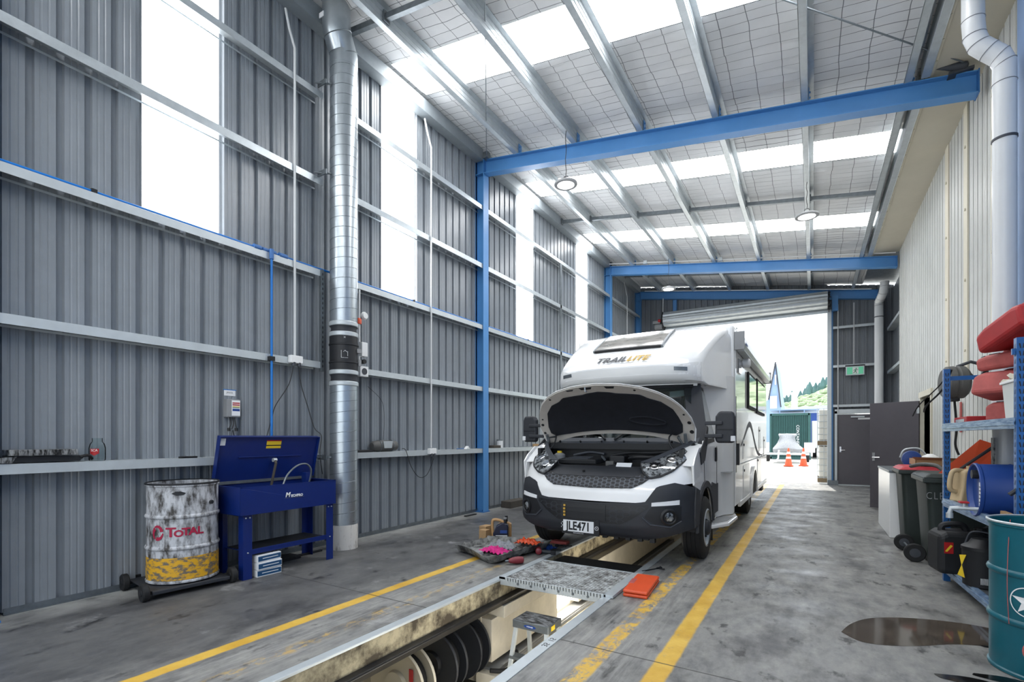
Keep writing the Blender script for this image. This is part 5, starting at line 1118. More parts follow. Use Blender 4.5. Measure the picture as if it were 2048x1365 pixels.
# hanging hoses / strap at far rack post
tag(MB().tube(bez([(1.13, 6.27, 2.035), (1.08, 6.45, 1.9), (.98, 6.8, 1.74), (.94, 6.95, 1.62)], 6), .006, 6).tube(bez([(1.14, 6.26, 2.035), (1.10, 6.42, 1.86), (1.02, 6.7, 1.72), (1.02, 6.85, 1.66)], 6), .009, 6).build('hanging_cables', 'black'), 'black cables draped over the far rack post', 'cables')
tag(MB().box(1.655, 1.67, 8.6, 8.66, 1.45, 1.85).build('pink_strip', 'redf'), 'faded red and white strip hanging on the cream wall left of the rack', 'strip')
# puddle
out_ = [(.17, 4.20), (.24, 4.42), (.36, 4.62), (.55, 4.76), (.78, 4.84), (1.0, 4.86), (1.16, 4.80), (1.22, 4.66), (1.12, 4.52), (.98, 4.42), (.80, 4.34), (.62, 4.20), (.45, 4.10), (.28, 4.07)]
pts = [tuple(p) for p in bez([(x, y, .0015) for x, y in out_ + out_[:1]], 6)][:-1]; n = len(pts); cx, cy = .68, 4.48
M['wet'] = mat('wet', '3a332c', .07, 0, 1, 5, '5a5148', thr=(.35, .7)); 
b = MB(); b.add([(cx, cy, .0022)] + pts, [(0, i + 1, (i + 1) % n + 1) for i in range(n)]); tag(b.build('puddle', 'wet', recalc=False), 'dark wet oily puddle on the concrete before the teal drum', 'puddle')
M['oils'] = mat('oils', '0c0c0d', .12)
for k, (x, y, s) in enumerate(((1.02, 4.40, .05), (.80, 3.72, .14), (.93, 3.85, .1))):
    pts = [(x + s * (1.5 + .15 * math.sin(3 * a + k)) * math.cos(a), y + s * .4 * (1 + .2 * math.sin(4 * a + k)) * math.sin(a), .0026) for a in [2 * PI * i / 26 for i in range(26)]]
    tag(MB().add([(x, y, .003)] + pts, [(0, i + 1, (i + 1) % 26 + 1) for i in range(26)]).build('oil_stain', 'oils', recalc=False), 'black glossy oil stain by the teal drum, ' + ['small one at the puddle edge', 'largest and furthest left', 'one between the others'][k], 'stain')
# ---------------- motorhome ----------------
VX = -2.07
M['meshg'] = mat('meshg', '565b64', .4)
V = T('motorhome', 'white coachbuilt motorhome with its bonnet raised, parked nose first over the pit', 'motorhome', (VX, 9.0, 0))
def se(x, w, d, n=3.0, tmax=.995):
    q = min(abs(x) / w, tmax); return d * (1 - (1 - q ** n) ** (1 / n))
yF = pl([(.30, 5.12), (.36, 5.02), (.45, 4.97), (.60, 4.965), (.72, 4.985), (.80, 4.995), (.86, 5.02), (.97, 5.09), (1.05, 5.15), (1.10, 5.22), (1.2, 5.38), (1.3, 5.55), (1.4, 5.72)])
def front(x, z): return (VX + x, yF(z) + se(x, 1.03, .62), z)
C = lambda v: (lambda x: v)
def P2(pts):  # symmetric piecewise in |x|
    f = pl(pts); return lambda x: f(abs(x))
# structural core behind the skin
b = MB(); b.box(VX - .80, VX + .80, 5.75, 6.8, .50, .62); b.box(VX - .9, VX + .9, 5.86, 6.8, .5, 1.25); b.build('chassis_core', 'dark', V)
# white fascia
b = MB(); drape(b, front, P2([(0, .70), (.5, .705), (.62, .72), (.72, .86), (.98, .90)]), P2([(0, .95), (.5, .955), (.62, 1.06), (.99, 1.12)]), -1.0, 1.0, 56, 12, 0, .03); fas = b.build('front_fascia', 'vanw', V, smooth=True)
# bumper
b = MB(); drape(b, front, P2([(0, .335), (.6, .335), (.8, .37), (1.0, .44)]), P2([(0, .685), (.5, .70), (.60, .72), (.70, .87), (.85, .91), (.95, .885), (1.0, .86)]), -1.01, 1.01, 64, 16, .012, .05); bum = b.build('bumper', 'plast', V, smooth=True)
# bumper sides back to the arch
for s in (-1, 1):
    e = Vector(front(1.01, .6)); b = MB()
    rows = []
    for z, zz in ((.44, .46), (.55, .55), (.7, .7), (.86, .82)):
        a = Vector(front(s * 1.01, z)); rows.append([(a.x + s * .012, a.y - .01, a.z), (VX + s * 1.035, 5.52 + (.0 if z > .6 else -.02), zz)])
    b.grid(rows); b.build('bumper_corner', 'plast', V, solid=.02)
# lower intake
b = MB(); drape(b, front, P2([(0, .475), (.36, .475), (.50, .56), (.64, .665)]), P2([(0, .672), (.6, .685), (.64, .69)]), -.63, .63, 40, 6, .016, .012); b.build('lower_intake', 'black', bum, smooth=True)
def hexes(fn, lo, hi, x0, x1, s, off, h=.006, w=.16, asp=1.55):
    b = MB(); r = s / 2; row = 0; w = .24; z = 0.3
    while z < 1.3:
        x = x0 - s * asp + (row % 2) * s * asp * .75
        while x < x1 + s:
            l, u = lo(x), hi(x)
            if x0 < x < x1 and l + r * .35 < z < u - r * .35:
                A = []; B = []
                for k in range(6):
                    a = PI / 3 * k
                    for L_, q in ((A, 1), (B, 1 - w)):
                        px, pz = x + r * asp * q * math.cos(a), z + r * .95 * q * math.sin(a); pz = min(max(pz, lo(px)), hi(px)); p = Vector(fn(px, pz)) + Vector((0, -off, 0)); L_.append(p)
                A2 = [p + Vector((0, h, 0)) for p in A]; B2 = [p + Vector((0, h + .01, 0)) for p in B]
                n = 6; b.add(A + B + A2 + B2, [(i, (i + 1) % n, n + (i + 1) % n, n + i) for i in range(n)] + [(n + i, n + (i + 1) % n, 3 * n + (i + 1) % n, 3 * n + i) for i in range(n)])
            x += s * asp * 1.5
        z += s * .475; row += 1
    return b
li0, li1 = P2([(0, .485), (.36, .485), (.50, .57), (.62, .665)]), P2([(0, .665), (.6, .68)])
hexes(front, li0, li1, -.6, .6, .06, .018).build('intake_mesh', 'plast', bum, recalc=False)
# inner dark cover on intake centre
b = MB(); drape(b, front, C(.50), C(.66), -.28, .20, 16, 4, .024, .006); b.build('intake_blank', 'dark', bum)
b = MB()
for k in range(4):
    p = Vector(front(-.27, .53 + .035 * k)); b.box(p.x - .012, p.x + .012, p.y - .04, p.y - .03, p.z - .01, p.z + .012)
b.build('amber_led_strip', 'amber', bum)
# upper grille
gl, gh = P2([(0, .835), (.45, .85), (.56, .90), (.68, 1.0)]), P2([(0, .96), (.45, .965), (.55, 1.0), (.66, 1.075), (.69, 1.08)])
b = MB(); drape(b, front, gl, gh, -.68, .68, 44, 6, .008, .02); gr = b.build('grille', 'black', V, smooth=True)
hexes(front, gl, gh, -.66, .66, .042, .010, .008).build('grille_mesh', 'meshg', gr, recalc=False)
# slam panel
def slam(x, t): return (VX + x, 5.075 + t * .22 + se(x, 1.03, .62), .955 + .10 * t + .02 * math.sin(t * PI))
b = MB(); drape(b, slam, C(0), C(1), -.60, .60, 36, 6, .008, .03); b.build('slam_panel', 'plast', V, smooth=True)
b = MB(); b.cyl((VX - .12, 5.13, .985), (VX - .12, 5.12, 1.02), .014, 12); b.build('latch_hole', 'black', V)
# headlights
for s in (-1, 1):
    lo = pl([(.49, 1.095), (.55, 1.0), (.62, .955), (.72, .975), (.82, 1.03), (.90, 1.12), (.955, 1.22)]); hi = pl([(.49, 1.10), (.60, 1.15), (.78, 1.25), (.90, 1.335), (.955, 1.365)])
    f = lambda x, t: front(x, t)
    x0, x1 = (.49, .955) if s > 0 else (-.955, -.49)
    b = MB(); drape(b, front, lambda x: lo(abs(x)), lambda x: hi(abs(x)), x0, x1, 26, 10, .016, .03); hl = b.build('headlight', 'hlens', V, smooth=True)
    b = MB(); drape(b, front, lambda x: lo(abs(x)) - .012, lambda x: lo(abs(x)) + .006, x0, x1, 26, 2, .02, .03); b.build('bezel', 'plastd', hl)
    b = MB(); drape(b, front, lambda x: hi(abs(x)) - .045 * min(1, (abs(x) - .49) / .1), lambda x: hi(abs(x)) + .004, x0, x1, 26, 2, .021, .03); b.build('upper_lamp_strip', 'plastm', hl)
    for q, r in ((.64, .05), (.78, .055)):
        c = Vector(front(s * q, 1.06 if q < .7 else 1.13)); b = MB(); n_ = norm(front, s * q, 1.08); b.lathe([(.001, .02), (r * .5, .021), (r * .8, .023), (r, .018)], c, n_, 24, cap=False); b.build('reflector', 'chrome', hl, smooth=True)
# fenders beside the engine bay
for s in (-1, 1):
    rows = []
    inn = [(.60, 5.42, 1.08), (.74, 5.52, 1.17), (.83, 5.64, 1.25), (.88, 5.78, 1.29)]; mid = [(.64, 5.40, 1.095), (.80, 5.52, 1.20), (.89, 5.64, 1.27), (.93, 5.80, 1.31)]; out = [(.99, 5.36, 1.08), (1.0, 5.52, 1.18), (1.005, 5.66, 1.25), (1.01, 5.84, 1.30)]
    for k in range(4): rows.append([(VX + s * p[0], p[1], p[2]) for p in (inn[k][:2] + (inn[k][2] - .08,), inn[k], mid[k], out[k], (1.015, out[k][1], .9))])
    MB().grid(rows).build('fender', 'vanw', V, smooth=True, solid=.012)
# engine bay
e0 = MB(); e0.box(VX - .85, VX + .85, 5.30, 5.76, .80, .84); e0.box(VX - .88, VX - .84, 5.45, 5.8, .8, 1.25); e0.box(VX + .84, VX + .88, 5.45, 5.8, .8, 1.25); e0.box(VX - .88, VX + .88, 5.78, 5.82, .6, 1.30); e0.box(VX - .6, VX + .6, 5.22, 5.26, .7, 1.0); bay = e0.build('engine_bay', 'dark', V)
mm = Matrix.Translation((VX - .30, 5.50, 1.08)) @ Matrix.Rotation(.12, 4, 'X')
b = MB(); b.prism([(-.26, -.12), (.22, -.12), (.30, .13), (-.16, .13)], 'z', 0, .06); b.v = [tuple(mm @ Vector(v)) for v in b.v]; ec = b.build('engine_cover', 'plastd', bay, bevel=.012)
for k in range(4): MB().box(-.17 + k * .012, .12, -.10 + k * .05, -.085 + k * .05, .06, .068, mm).build('cover_rib', 'plastm', bay)
b = MB(); b.lathe([(.02, 0), (.07, .0), (.075, .03), (.07, .09), (.04, .11)], (VX - .64, 5.58, 1.08), n=20); b.build('coolant_reservoir', 'greyhat', bay, smooth=True); MB().cyl((VX - .64, 5.58, 1.19), (VX - .64, 5.58, 1.215), .03, 14).build('yellow_cap', 'yellow', bay)
MB().box(VX + .04, VX + .22, 5.50, 5.70, 1.08, 1.17).build('battery_cover', 'plastd', bay, bevel=.015); MB().box(VX + .02, VX + .12, 5.42, 5.48, 1.05, 1.11).build('sensor_housing', 'reel', bay, bevel=.01)
b = MB(); b.lathe([(.02, 0), (.14, 0), (.15, .03), (.12, .06), (.02, .07)], (VX + .42, 5.58, 1.10), n=24); b.build('air_filter', 'dark', bay, smooth=True)
b = MB(); b.lathe([(.02, 0), (.12, 0), (.13, .03), (.06, .07), (.01, .075)], (VX + .14, 5.38, 1.0), n=24); b.build('fan_shroud', 'plast', bay, smooth=True)
for k, (pts, r, m) in enumerate(([[(-.80, 5.42, 1.12), (-.70, 5.36, 1.10), (-.55, 5.38, 1.06), (-.45, 5.44, 1.02)], .014, 'black'], [[(-.84, 5.55, 1.2), (-.78, 5.45, 1.12), (-.62, 5.42, 1.06)], .01, 'plastm'], [[(.28, 5.50, 1.14), (.4, 5.44, 1.16), (.58, 5.48, 1.16), (.62, 5.62, 1.18)], .022, 'black'], [[(.0, 5.66, 1.16), (.2, 5.74, 1.2), (.45, 5.72, 1.2), (.7, 5.68, 1.22)], .018, 'plastd'], [[(-.5, 5.7, 1.16), (-.3, 5.74, 1.2), (-.1, 5.72, 1.18)], .016, 'plastm'], [[(-.02, 5.62, 1.10), (-.05, 5.5, 1.16), (.02, 5.42, 1.12)], .012, 'galvd'])):
    MB().tube(bez([(VX + x, y, z) for x, y, z in pts], 6), r, 8).build('hose', m, bay, smooth=True)
rr = random.Random(11)
for k in range(16):
    x, y = VX + rr.uniform(-.55, .6), rr.uniform(5.32, 5.44); s_ = rr.uniform(.012, .03)
    MB().box(x - s_, x + s_, y - s_, y + s_, .98, 1.03 + rr.uniform(0, .03)).build('engine_fitting', rr.choice(['plastm', 'galvd', 'dark', 'plastd']), bay, bevel=.004)
b = MB(); b.box(VX + .20, VX + .37, 5.27, 5.29, 1.055, 1.10); b.v = [(x, y + (z - 1.055) * .9, z) for x, y, z in b.v]; b.build('service_label', 'label', V)
# cowl and wipers
def cowl(x, t): return (VX + x, 5.70 + .10 * t + .10 * (x / .9) ** 2, 1.30 + .07 * t)
b = MB(); drape(b, cowl, C(0), C(1), -.88, .88, 24, 3, .01, .05, 1); cw = b.build('cowl', 'plastm', V, smooth=True)
b = MB(); b.box(VX - .87, VX + .87, 5.69, 5.72, 1.24, 1.31); b.build('cowl_lip', 'plastd', cw)
for k in range(6): MB().cyl((VX - .7 + k * .28, 5.73, 1.325), (VX - .7 + k * .28, 5.715, 1.34), .012, 8).build('cowl_plug', 'black', cw)
# windscreen
def ws(x, t): return (VX + x * (1 - .07 * t), 5.80 + .36 * t + .16 * (x / .92) ** 2, 1.36 + .68 * t)
b = MB(); drape(b, ws, C(0), C(.97), -.86, .86, 24, 10, .0, .006); b.build('windscreen', 'glass', V, smooth=True)
b = MB(); drape(b, ws, C(.93), C(1.0), -.88, .88, 20, 1, .006, .01); b.build('windscreen_band', 'black', V)
def ws2(x, t): return (VX + x * (1 - .145 * max(0, t)), 5.80 + .36 * t + .16 * (x / .92) ** 2, 1.36 + .68 * t)
for s in (-1, 1):
    b = MB(); x0, x1 = (.83, 1.04) if s > 0 else (-1.04, -.83); drape(b, ws2, C(-.10), C(1.03), x0, x1, 5, 12, .012, .03); b.build('a_pillar', 'plast', V, smooth=True)
for p in (((-.10, 0), (-.66, .13)), ((.02, 0), (.66, .18))):
    (xa, ta), (xb, tb) = p; pts = [Vector(cowl(xa, .5)) + Vector((0, -.02, .02))] + [Vector(ws(xa + (xb - xa) * k / 8, .05 + tb * math.sin(k / 8 * PI * .6))) + Vector((0, -.03, 0)) for k in range(1, 9)]
    MB().tube(pts, [.014] * 4 + [.008] * 5, 8).build('wiper', 'black', V, smooth=True)
# roof header (cab, white)
def hdr(x, t): return (VX + x * .93, 6.15 + .22 * t + .16 * (x / .92) ** 2, 2.035 + .07 * t)
b = MB(); drape(b, hdr, C(0), C(1), -.93, .93, 20, 2, .01, .03); b.build('cab_roof_edge', 'vanw2', V, smooth=True)
b = MB(); b.box(VX - .88, VX + .88, 6.36, 6.9, 2.04, 2.08); b.build('cab_roof', 'vanw2', V)
# cab interior
b = MB(); b.prism([(5.86, 1.0), (6.15, 1.0), (6.15, 1.22), (5.95, 1.32), (5.86, 1.33)], 'x', VX - .86, VX + .86); b.build('dashboard', 'plastd', V, bevel=.02)
for sx in (-.42, .42):
    b = MB(); b.box(VX + sx - .24, VX + sx + .24, 6.45, 6.9, .95, 1.12); b.prism([(6.82, 1.05), (6.98, 1.05), (7.06, 1.75), (6.94, 1.75)], 'x', VX + sx - .24, VX + sx + .24); b.box(VX + sx - .13, VX + sx + .13, 6.97, 7.06, 1.76, 1.95); b.build('seat', 'seat', V, bevel=.04, seg=3)
b = MB(); b.tube([(VX + .42 + .19 * math.cos(a), 6.28 + .10 * math.sin(a), 1.32 + .16 * math.sin(a)) for a in [2 * PI * i / 28 for i in range(29)]], .014, 8); b.build('steering_wheel', 'black', V, smooth=True)
b = MB(); b.box(VX - .9, VX + .9, 7.1, 7.12, .6, 2.04); b.build('cab_partition', 'beige', V)
b = MB(); b.box(VX + .03, VX + .13, 6.12, 6.14, 1.86, 1.93); b.box(VX - .02, VX + .0, 6.14, 6.15, 1.9, 1.96); b.build('interior_mirror', 'black', V)
b = MB(); b.add([(VX + .55, 6.25, 1.88), (VX + .72, 6.3, 1.90), (VX + .72, 6.3, 1.97), (VX + .55, 6.25, 1.95)], [(0, 1, 2, 3)]); b.build('visor_label', 'white', V, solid=.003)
# bonnet (raised)
def bon(x, t):
    w = 1 - .0 * t; cr = -.10 * (x / .93) ** 2 - .05 * (x / .93) ** 6; d = Vector((0, -.60, .55)).normalized(); n = Vector((0, -.55, -.60)).normalized()
    q = .82 * t; sw = (1 + .05 * math.sin(t * PI)) 
    p = Vector((VX + x * sw, 5.74, 1.43)) + d * q + Vector((0, .09 * math.sin(t * PI), .02 * math.sin(t * PI))) + Vector((0, .10 * abs(x / .93) ** 2.5, cr)); return (p.x, p.y, p.z)
tm = P2([(0, 1.0), (.3, .985), (.5, .945), (.65, .885), (.76, .80), (.84, .68), (.90, .50), (.93, .32)]); t0 = P2([(0, .02), (.5, .01), (.8, -.02), (.93, -.04)])
b = MB(); drape(b, bon, t0, tm, -.93, .93, 56, 20, 0, .006, -1); hood = b.build('bonnet', 'vanw', V, smooth=True)
b = MB(); drape(b, bon, lambda x: t0(x) + .0, lambda x: tm(x * 1.0) - .012, -.915, .915, 56, 20, -.010, .014, -1); b.build('inner_frame', 'hoodin', hood, smooth=True)
b = MB(); drape(b, bon, P2([(0, .10), (.55, .09), (.74, .11), (.80, .2)]), P2([(0, .87), (.14, .85), (.2, .83), (.46, .82), (.52, .76), (.64, .72), (.74, .60), (.80, .34)]), -.80, .80, 50, 16, -.026, .012, -1); ln = b.build('insulation_pad', 'linerdark', hood, smooth=True)
# which side faces the camera? thin raised details
def bp(x, t, o): p = Vector(bon(x, t)); return p + norm(bon, x, t) * -1 * o
b = MB(); b.tube([bp(.44 + .17 * math.cos(a) * (1 + .15 * math.cos(2 * a)), .32 + .075 * math.sin(a), -.042) for a in [2 * PI * i / 28 for i in range(29)]], .012, 8); b.build('pad_recess_ring', 'linerdark', hood, smooth=True)
b = MB()
for (x, t, r) in ((-.87, .42, .02), (-.885, .25, .018), (.87, .42, .022), (.89, .26, .024), (.83, .55, .012), (-.62, .84, .014), (.42, .90, .014), (-.84, .52, .012)):
    n_ = norm(bon, x, t) * -1; c = bp(x, t, -.0245); b.cyl(c, c - n_ * .003, r, 12)
b.build('frame_hole', 'black', hood)
b = MB()
for (x, w) in ((-.12, .08), (.16, .06), (-.32, .05)):
    b = MB(); b.add([bp(x - w, .965 if abs(x) < .2 else .95, -.026), bp(x + w, .965 if abs(x) < .2 else .95, -.026), bp(x + w * .7, .925, -.026), bp(x - w * .7, .925, -.026)], [(0, 1, 2, 3)]); b.build('frame_slot', 'dark', hood, recalc=False)
b = MB(); b.tube([bp(-.12, .97, -.02), bp(-.12, .94, -.06), bp(-.12, .90, -.04)], .008, 6); b.build('striker', 'galvw', hood)
for s in (-1, 1):
    b = MB(); b.tube([(VX + s * .84, 5.70, 1.28), (VX + s * .80, 5.60, 1.38), bp(s * .76, .10, -.03)], .014, 6); b.tube([(VX + s * .86, 5.72, 1.30), (VX + s * .86, 5.66, 1.42)], .02, 6); b.build('bonnet_hinge', 'galvd', V)
    b = MB(); b.tube(bez([(VX + s * .74, 5.66, 1.44), (VX + s * .70, 5.60, 1.38), (VX + s * .73, 5.58, 1.28), (VX + s * .82, 5.56, 1.2)], 5), .01, 6); b.build('washer_hose', 'black', V)
# cab sides
for s in (-1, 1):
    X = VX + s * 1.0; xo = X + s * .018
    arch = [(5.95 + .47 * math.cos(a), .37 + .47 * math.sin(a)) for a in [PI - PI * k / 14 for k in range(15)]]
    def tumble(bb):
        bb.v = [(x - s * .17 * max(0, z - 1.27) / .78, y, z) for x, y, z in bb.v]; return bb
    poly = [(5.33, 1.09), (5.36, .88), (5.47, .84)] + arch[3:] + [(6.45, .44), (6.78, .44), (6.78, 1.27), (5.60, 1.27), (5.42, 1.17)]
    MB().prism(poly, 'x', min(X - s * .0, xo), max(X, xo)).build('cab_side', 'vanw', V, bevel=.004)
    tumble(MB().prism([(5.84, 1.27), (6.78, 1.27), (6.78, 2.06), (6.46, 2.06), (6.38, 1.98), (6.09, 1.42)], 'x', min(X - s * .0, xo), max(X, xo))).build('door_upper', 'vanw', V, bevel=.004)
    g = [(6.13, 1.40), (6.42, 1.95), (6.46, 1.98), (6.66, 1.97), (6.68, 1.90), (6.68, 1.45), (6.62, 1.38), (6.1, 1.36)]
    fr = tumble(MB().prism([(5.85, 1.275), (6.095, 1.42), (6.385, 1.98), (6.46, 2.05), (6.47, 2.03), (6.68, 2.01), (6.71, 1.92), (6.71, 1.42), (6.64, 1.33), (6.05, 1.30)], 'x', min(xo, xo + s * .006), max(xo, xo + s * .006))).build('door_window_frame', 'black', V)
    tumble(MB().prism(g, 'x', min(xo + s * .006, xo + s * .009), max(xo + s * .006, xo + s * .009))).build('door_window', 'tint_reflect', fr)
    MB().prism([(5.62, 1.22), (5.92, 1.38), (6.02, 1.52), (6.10, 1.5), (6.04, 1.30), (5.9, 1.12), (5.7, 1.08)], 'x', min(xo, xo + s * .012), max(xo, xo + s * .012)).build('mirror_base_panel', 'plast', V, bevel=.004)
    # door lines, handle, cladding
    b = MB(); b.tube([(xo + s * .001, 5.93, .86), (xo + s * .001, 5.88, 1.1), (xo + s * .001, 5.93, 1.33)], .004, 4); b.tube([(xo + s * .001, 6.745, .45), (xo + s * .001, 6.745, 1.27)], .004, 4); b.build('door_gap', 'dark', V)
    MB().box(min(xo, xo + s * .02), max(xo, xo + s * .02), 6.60, 6.68, 1.08, 1.26).build('door_handle', 'black', V, bevel=.01)
    MB().prism([(6.30, .80), (6.44, .60), (6.46, .44), (6.775, .44), (6.775, .80), (6.6, .80), (6.38, .84)], 'x', min(xo, xo + s * .014), max(xo, xo + s * .014)).build('side_cladding', 'plast', V, bevel=.004)
    ring = [(5.95 + q * math.cos(a), .37 + q * math.sin(a)) for q, rng in ((.52, range(15)), (.45, range(14, -1, -1))) for a in [PI - PI * k / 14 for k in rng]]
    MB().prism(ring, 'x', min(xo, xo + s * .02), max(xo, xo + s * .02)).build('wheel_arch_trim', 'plast', V)
    b = MB(); rows = [[(X - s * dx, 5.95 + .46 * math.cos(a), .37 + .46 * math.sin(a)) for a in [PI - PI * k / 14 for k in range(15)]] for dx in (0, .32)]; b.grid(rows); b.box(min(X - s * .32, X - s * .34), max(X - s * .32, X - s * .34), 5.5, 6.4, .37, .85); b.build('wheel_well', 'black', V)
    # wheel
    wx = VX + s * .93; 
    prof = [(.20, -.11), (.27, -.115), (.33, -.105), (.352, -.085), (.355, -.05), (.349, -.048), (.349, -.04), (.355, -.038), (.355, -.002), (.349, 0), (.349, .006), (.355, .008), (.355, .042), (.349, .044), (.349, .05), (.355, .052), (.352, .085), (.33, .105), (.27, .115), (.20, .11)]
    w = MB().lathe(prof, (wx, 5.95, .356), (s, 0, 0), 48, cap=False).build('wheel', 'rubber', V, smooth=True)
    MB().lathe([(.001, .03), (.10, .03), (.11, .07), (.17, .06), (.205, .085), (.215, .112), (.20, .118)], (wx, 5.95, .356), (s, 0, 0), 40, cap=False).build('rim', 'galvw', w, smooth=True)
    MB().lathe([(.001, .145), (.05, .145), (.085, .125), (.09, .06)], (wx, 5.95, .356), (s, 0, 0), 24, cap=False).build('hub_cap', 'plast', w, smooth=True)
    b = MB()
    for k in range(6):
        a = PI / 3 * k + .3; c = Vector((wx + s * .082, 5.95 + .155 * math.cos(a), .356 + .155 * math.sin(a))); b.cyl(c - Vector((s * .02, 0, 0)), c + Vector((s * .004, 0, 0)), .028, 12)
    b.build('rim_vent', 'black', w)
    MB().box(min(wx - .08, wx + .09), max(wx - .08, wx + .09), 6.42, 6.45, .12, .5).build('mud_flap', 'black', V)
    # mirrors
    mx = VX + s * (1.23 if s > 0 else 1.27)
    b = MB(); b.prism([(-.09, 0), (.09, 0), (.105, .05), (.105, .29), (.085, .355), (-.06, .36), (-.10, .30), (-.105, .05)], 'y', -.045, .05); b.v = [(mx + v[0] * s, 5.97 + v[1], 1.32 + v[2]) for v in b.v]; mr = b.build('mirror', 'plast', V, bevel=.028, seg=4)
    MB().box(mx - .085, mx + .085, 5.915, 5.925, 1.47, 1.478).build('mirror_seam', 'plastd', mr)
    for z in (1.40, 1.545): MB().box(min(VX + s * 1.02, mx), max(VX + s * 1.02, mx) - .02, 5.90, 5.93, z - .022, z + .022).build('mirror_arm', 'plast', mr, bevel=.01)
    MB().box(min(mx + s * .06, mx + s * .108), max(mx + s * .06, mx + s * .108), 5.92, 5.96, 1.34, 1.40).build('mirror_indicator', 'label', mr, bevel=.006)
    # fog / drl
    p = Vector(front(s * .82, .575)); n_ = norm(front, s * .82, .575); b = MB(); b.lathe([(.085, .0), (.09, .02), (.07, .03), (.06, .02)], p, n_, 28, cap=False); fg = b.build('fog_light', 'black', bum, smooth=True)
    MB().lathe([(.001, .026), (.04, .024), (.046, .02), (.046, .0)], p, n_, 24, cap=False).build('fog_lens', 'hlens', bum, smooth=True)
    q0 = P2([(.66, .675), (.90, .695)]); q1 = P2([(.64, .70), (.66, .712), (.90, .742)])
    x0, x1 = (.66, .90) if s > 0 else (-.90, -.66)
    b = MB(); drape(b, front, q0, q1, x0, x1, 8, 2, .02, .02); b.build('daytime_lamp', 'label', bum)
    b = MB(); pts = [front(s * x, z) for x, z in ((.58, .56), (.66, .49), (.84, .47), (.93, .53))]; nn2 = [Vector(p_) + Vector((0, -.022, 0)) for p_ in pts]; b.tube(nn2, .008, 6); b.build('fog_surround_edge', 'plastm', bum)
    x0, x1 = (.60, .92) if s > 0 else (-.92, -.60)
    b = MB(); drape(b, front, P2([(.60, .56), (.68, .50), (.84, .485), (.92, .54)]), P2([(.60, .58), (.66, .67), (.92, .68)]), x0, x1, 14, 5, .0135, .01); b.build('fog_surround', 'plastd', bum, smooth=True)
# plate
b = MB(); px, py = VX - .11, 4.945; b.box(px - .18, px + .18, py, py + .006, .352, .477); plt = b.build('number_plate', 'label', bum, bevel=.003)
b = MB(); b.box(px - .20, px + .24, py + .006, py + .03, .325, .50); b.build('plate_holder', 'plastd', bum, bevel=.004)
text('plate_lettering', 'JLE471', .122, lambda x, y, z: (px + x, py - .001 - z, .412 + y * 1.05), 'black', bum, sx=.84, ext=.001, bold=.0035)
b = MB(); b.lathe([(.018, 0), (.022, 0), (.022, .002), (.018, .002)], (px + .212, py + .005, .41), (0, -1, 0), 20, cap=False); b.build('round_mark', 'label', bum)
text('round_mark_lettering', 'TL', .02, lambda x, y, z: (px + .212 + x, py + .004 - z, .41 + y), 'label', bum)
for k in range(4): MB().box(px - .205 + .012 * (k % 2), px - .198 + .012 * (k % 2), py + .003, py + .005, .39 + .018 * k, .40 + .018 * k).build('star_mark', 'label', bum)
text('holder_lettering', 'WWW.SANTES.CO.NZ', .012, lambda x, y, z: (px + x, py + .005 - z, .338 + y), 'label', bum)
# underbody
b = MB(); b.box(VX - .6, VX + .6, 5.15, 5.3, .30, .40); b.box(VX - .75, VX + .75, 5.88, 6.02, .26, .36); b.box(VX - .45, VX - .35, 5.3, 12.6, .36, .5); b.box(VX + .35, VX + .45, 5.3, 12.6, .36, .5); b.box(VX - .25, VX + .2, 5.5, 6.6, .34, .55)
for k in range(5): b.box(VX + .1 + k * .13, VX + .15 + k * .13, 5.12, 5.18, .285, .34)
b.build('underbody', 'black', V)
# luton / body
NP = [(0, 6.30, 2.06, .98, .20), (.1, 6.02, 2.085, .96, .40), (.2, 5.95, 2.15, .95, .42), (.3, 5.93, 2.26, .94, .45), (.4, 5.98, 2.34, .945, .48), (.5, 6.13, 2.45, .96, .5), (.6, 6.36, 2.585, .99, .5), (.7, 6.62, 2.72, 1.03, .5), (.8, 6.88, 2.83, 1.07, .48), (.9, 7.15, 2.91, 1.11, .4), (1.0, 7.5, 2.955, 1.15, .2)]
fY, fZ, fW, fD = [pl([(p[0], p[i]) for p in NP]) for i in (1, 2, 3, 4)]
def nose(x, s):
    w = fW(s); return (VX + x * w / .94 if False else VX + x, fY(s) + se(x, w, fD(s), 3.2, .998), fZ(s) - .03 * min(1, abs(x) / w) ** 4)
rows = []
NS = 40
for k in range(NS + 1):
    s = k / NS; w = fW(s); r_ = []
    for i in range(41):
        q = math.sin(PI / 2 * (i / 20 - 1)); x = w * q * .998; r_.append(nose(x, s))
    e0_, e1_ = Vector(r_[0]), Vector(r_[-1]); Yb = max(7.30, e1_.y + .01)
    r_ = [(VX - 1.15, 7.5, e0_.z - .0 if s < 1 else 2.92)] + [tuple(e0_.lerp(Vector((VX - 1.15, 7.5, e0_.z)), .5) + Vector((-.02, 0, 0)))] + r_ + [tuple(e1_.lerp(Vector((VX + 1.15, 7.5, e1_.z)), .5) + Vector((.02, 0, 0)))] + [(VX + 1.15, 7.5, e1_.z)]
    rows.append(r_)
b = MB(); b.grid(rows); b.add([(VX - 1.15, 7.5, 2.055), (VX + 1.15, 7.5, 2.055), (VX + .98, 6.45, 2.055), (VX - .98, 6.45, 2.055)], [(0, 1, 2, 3)]); lut = b.build('overcab_shell', 'vanw', V, smooth=True)
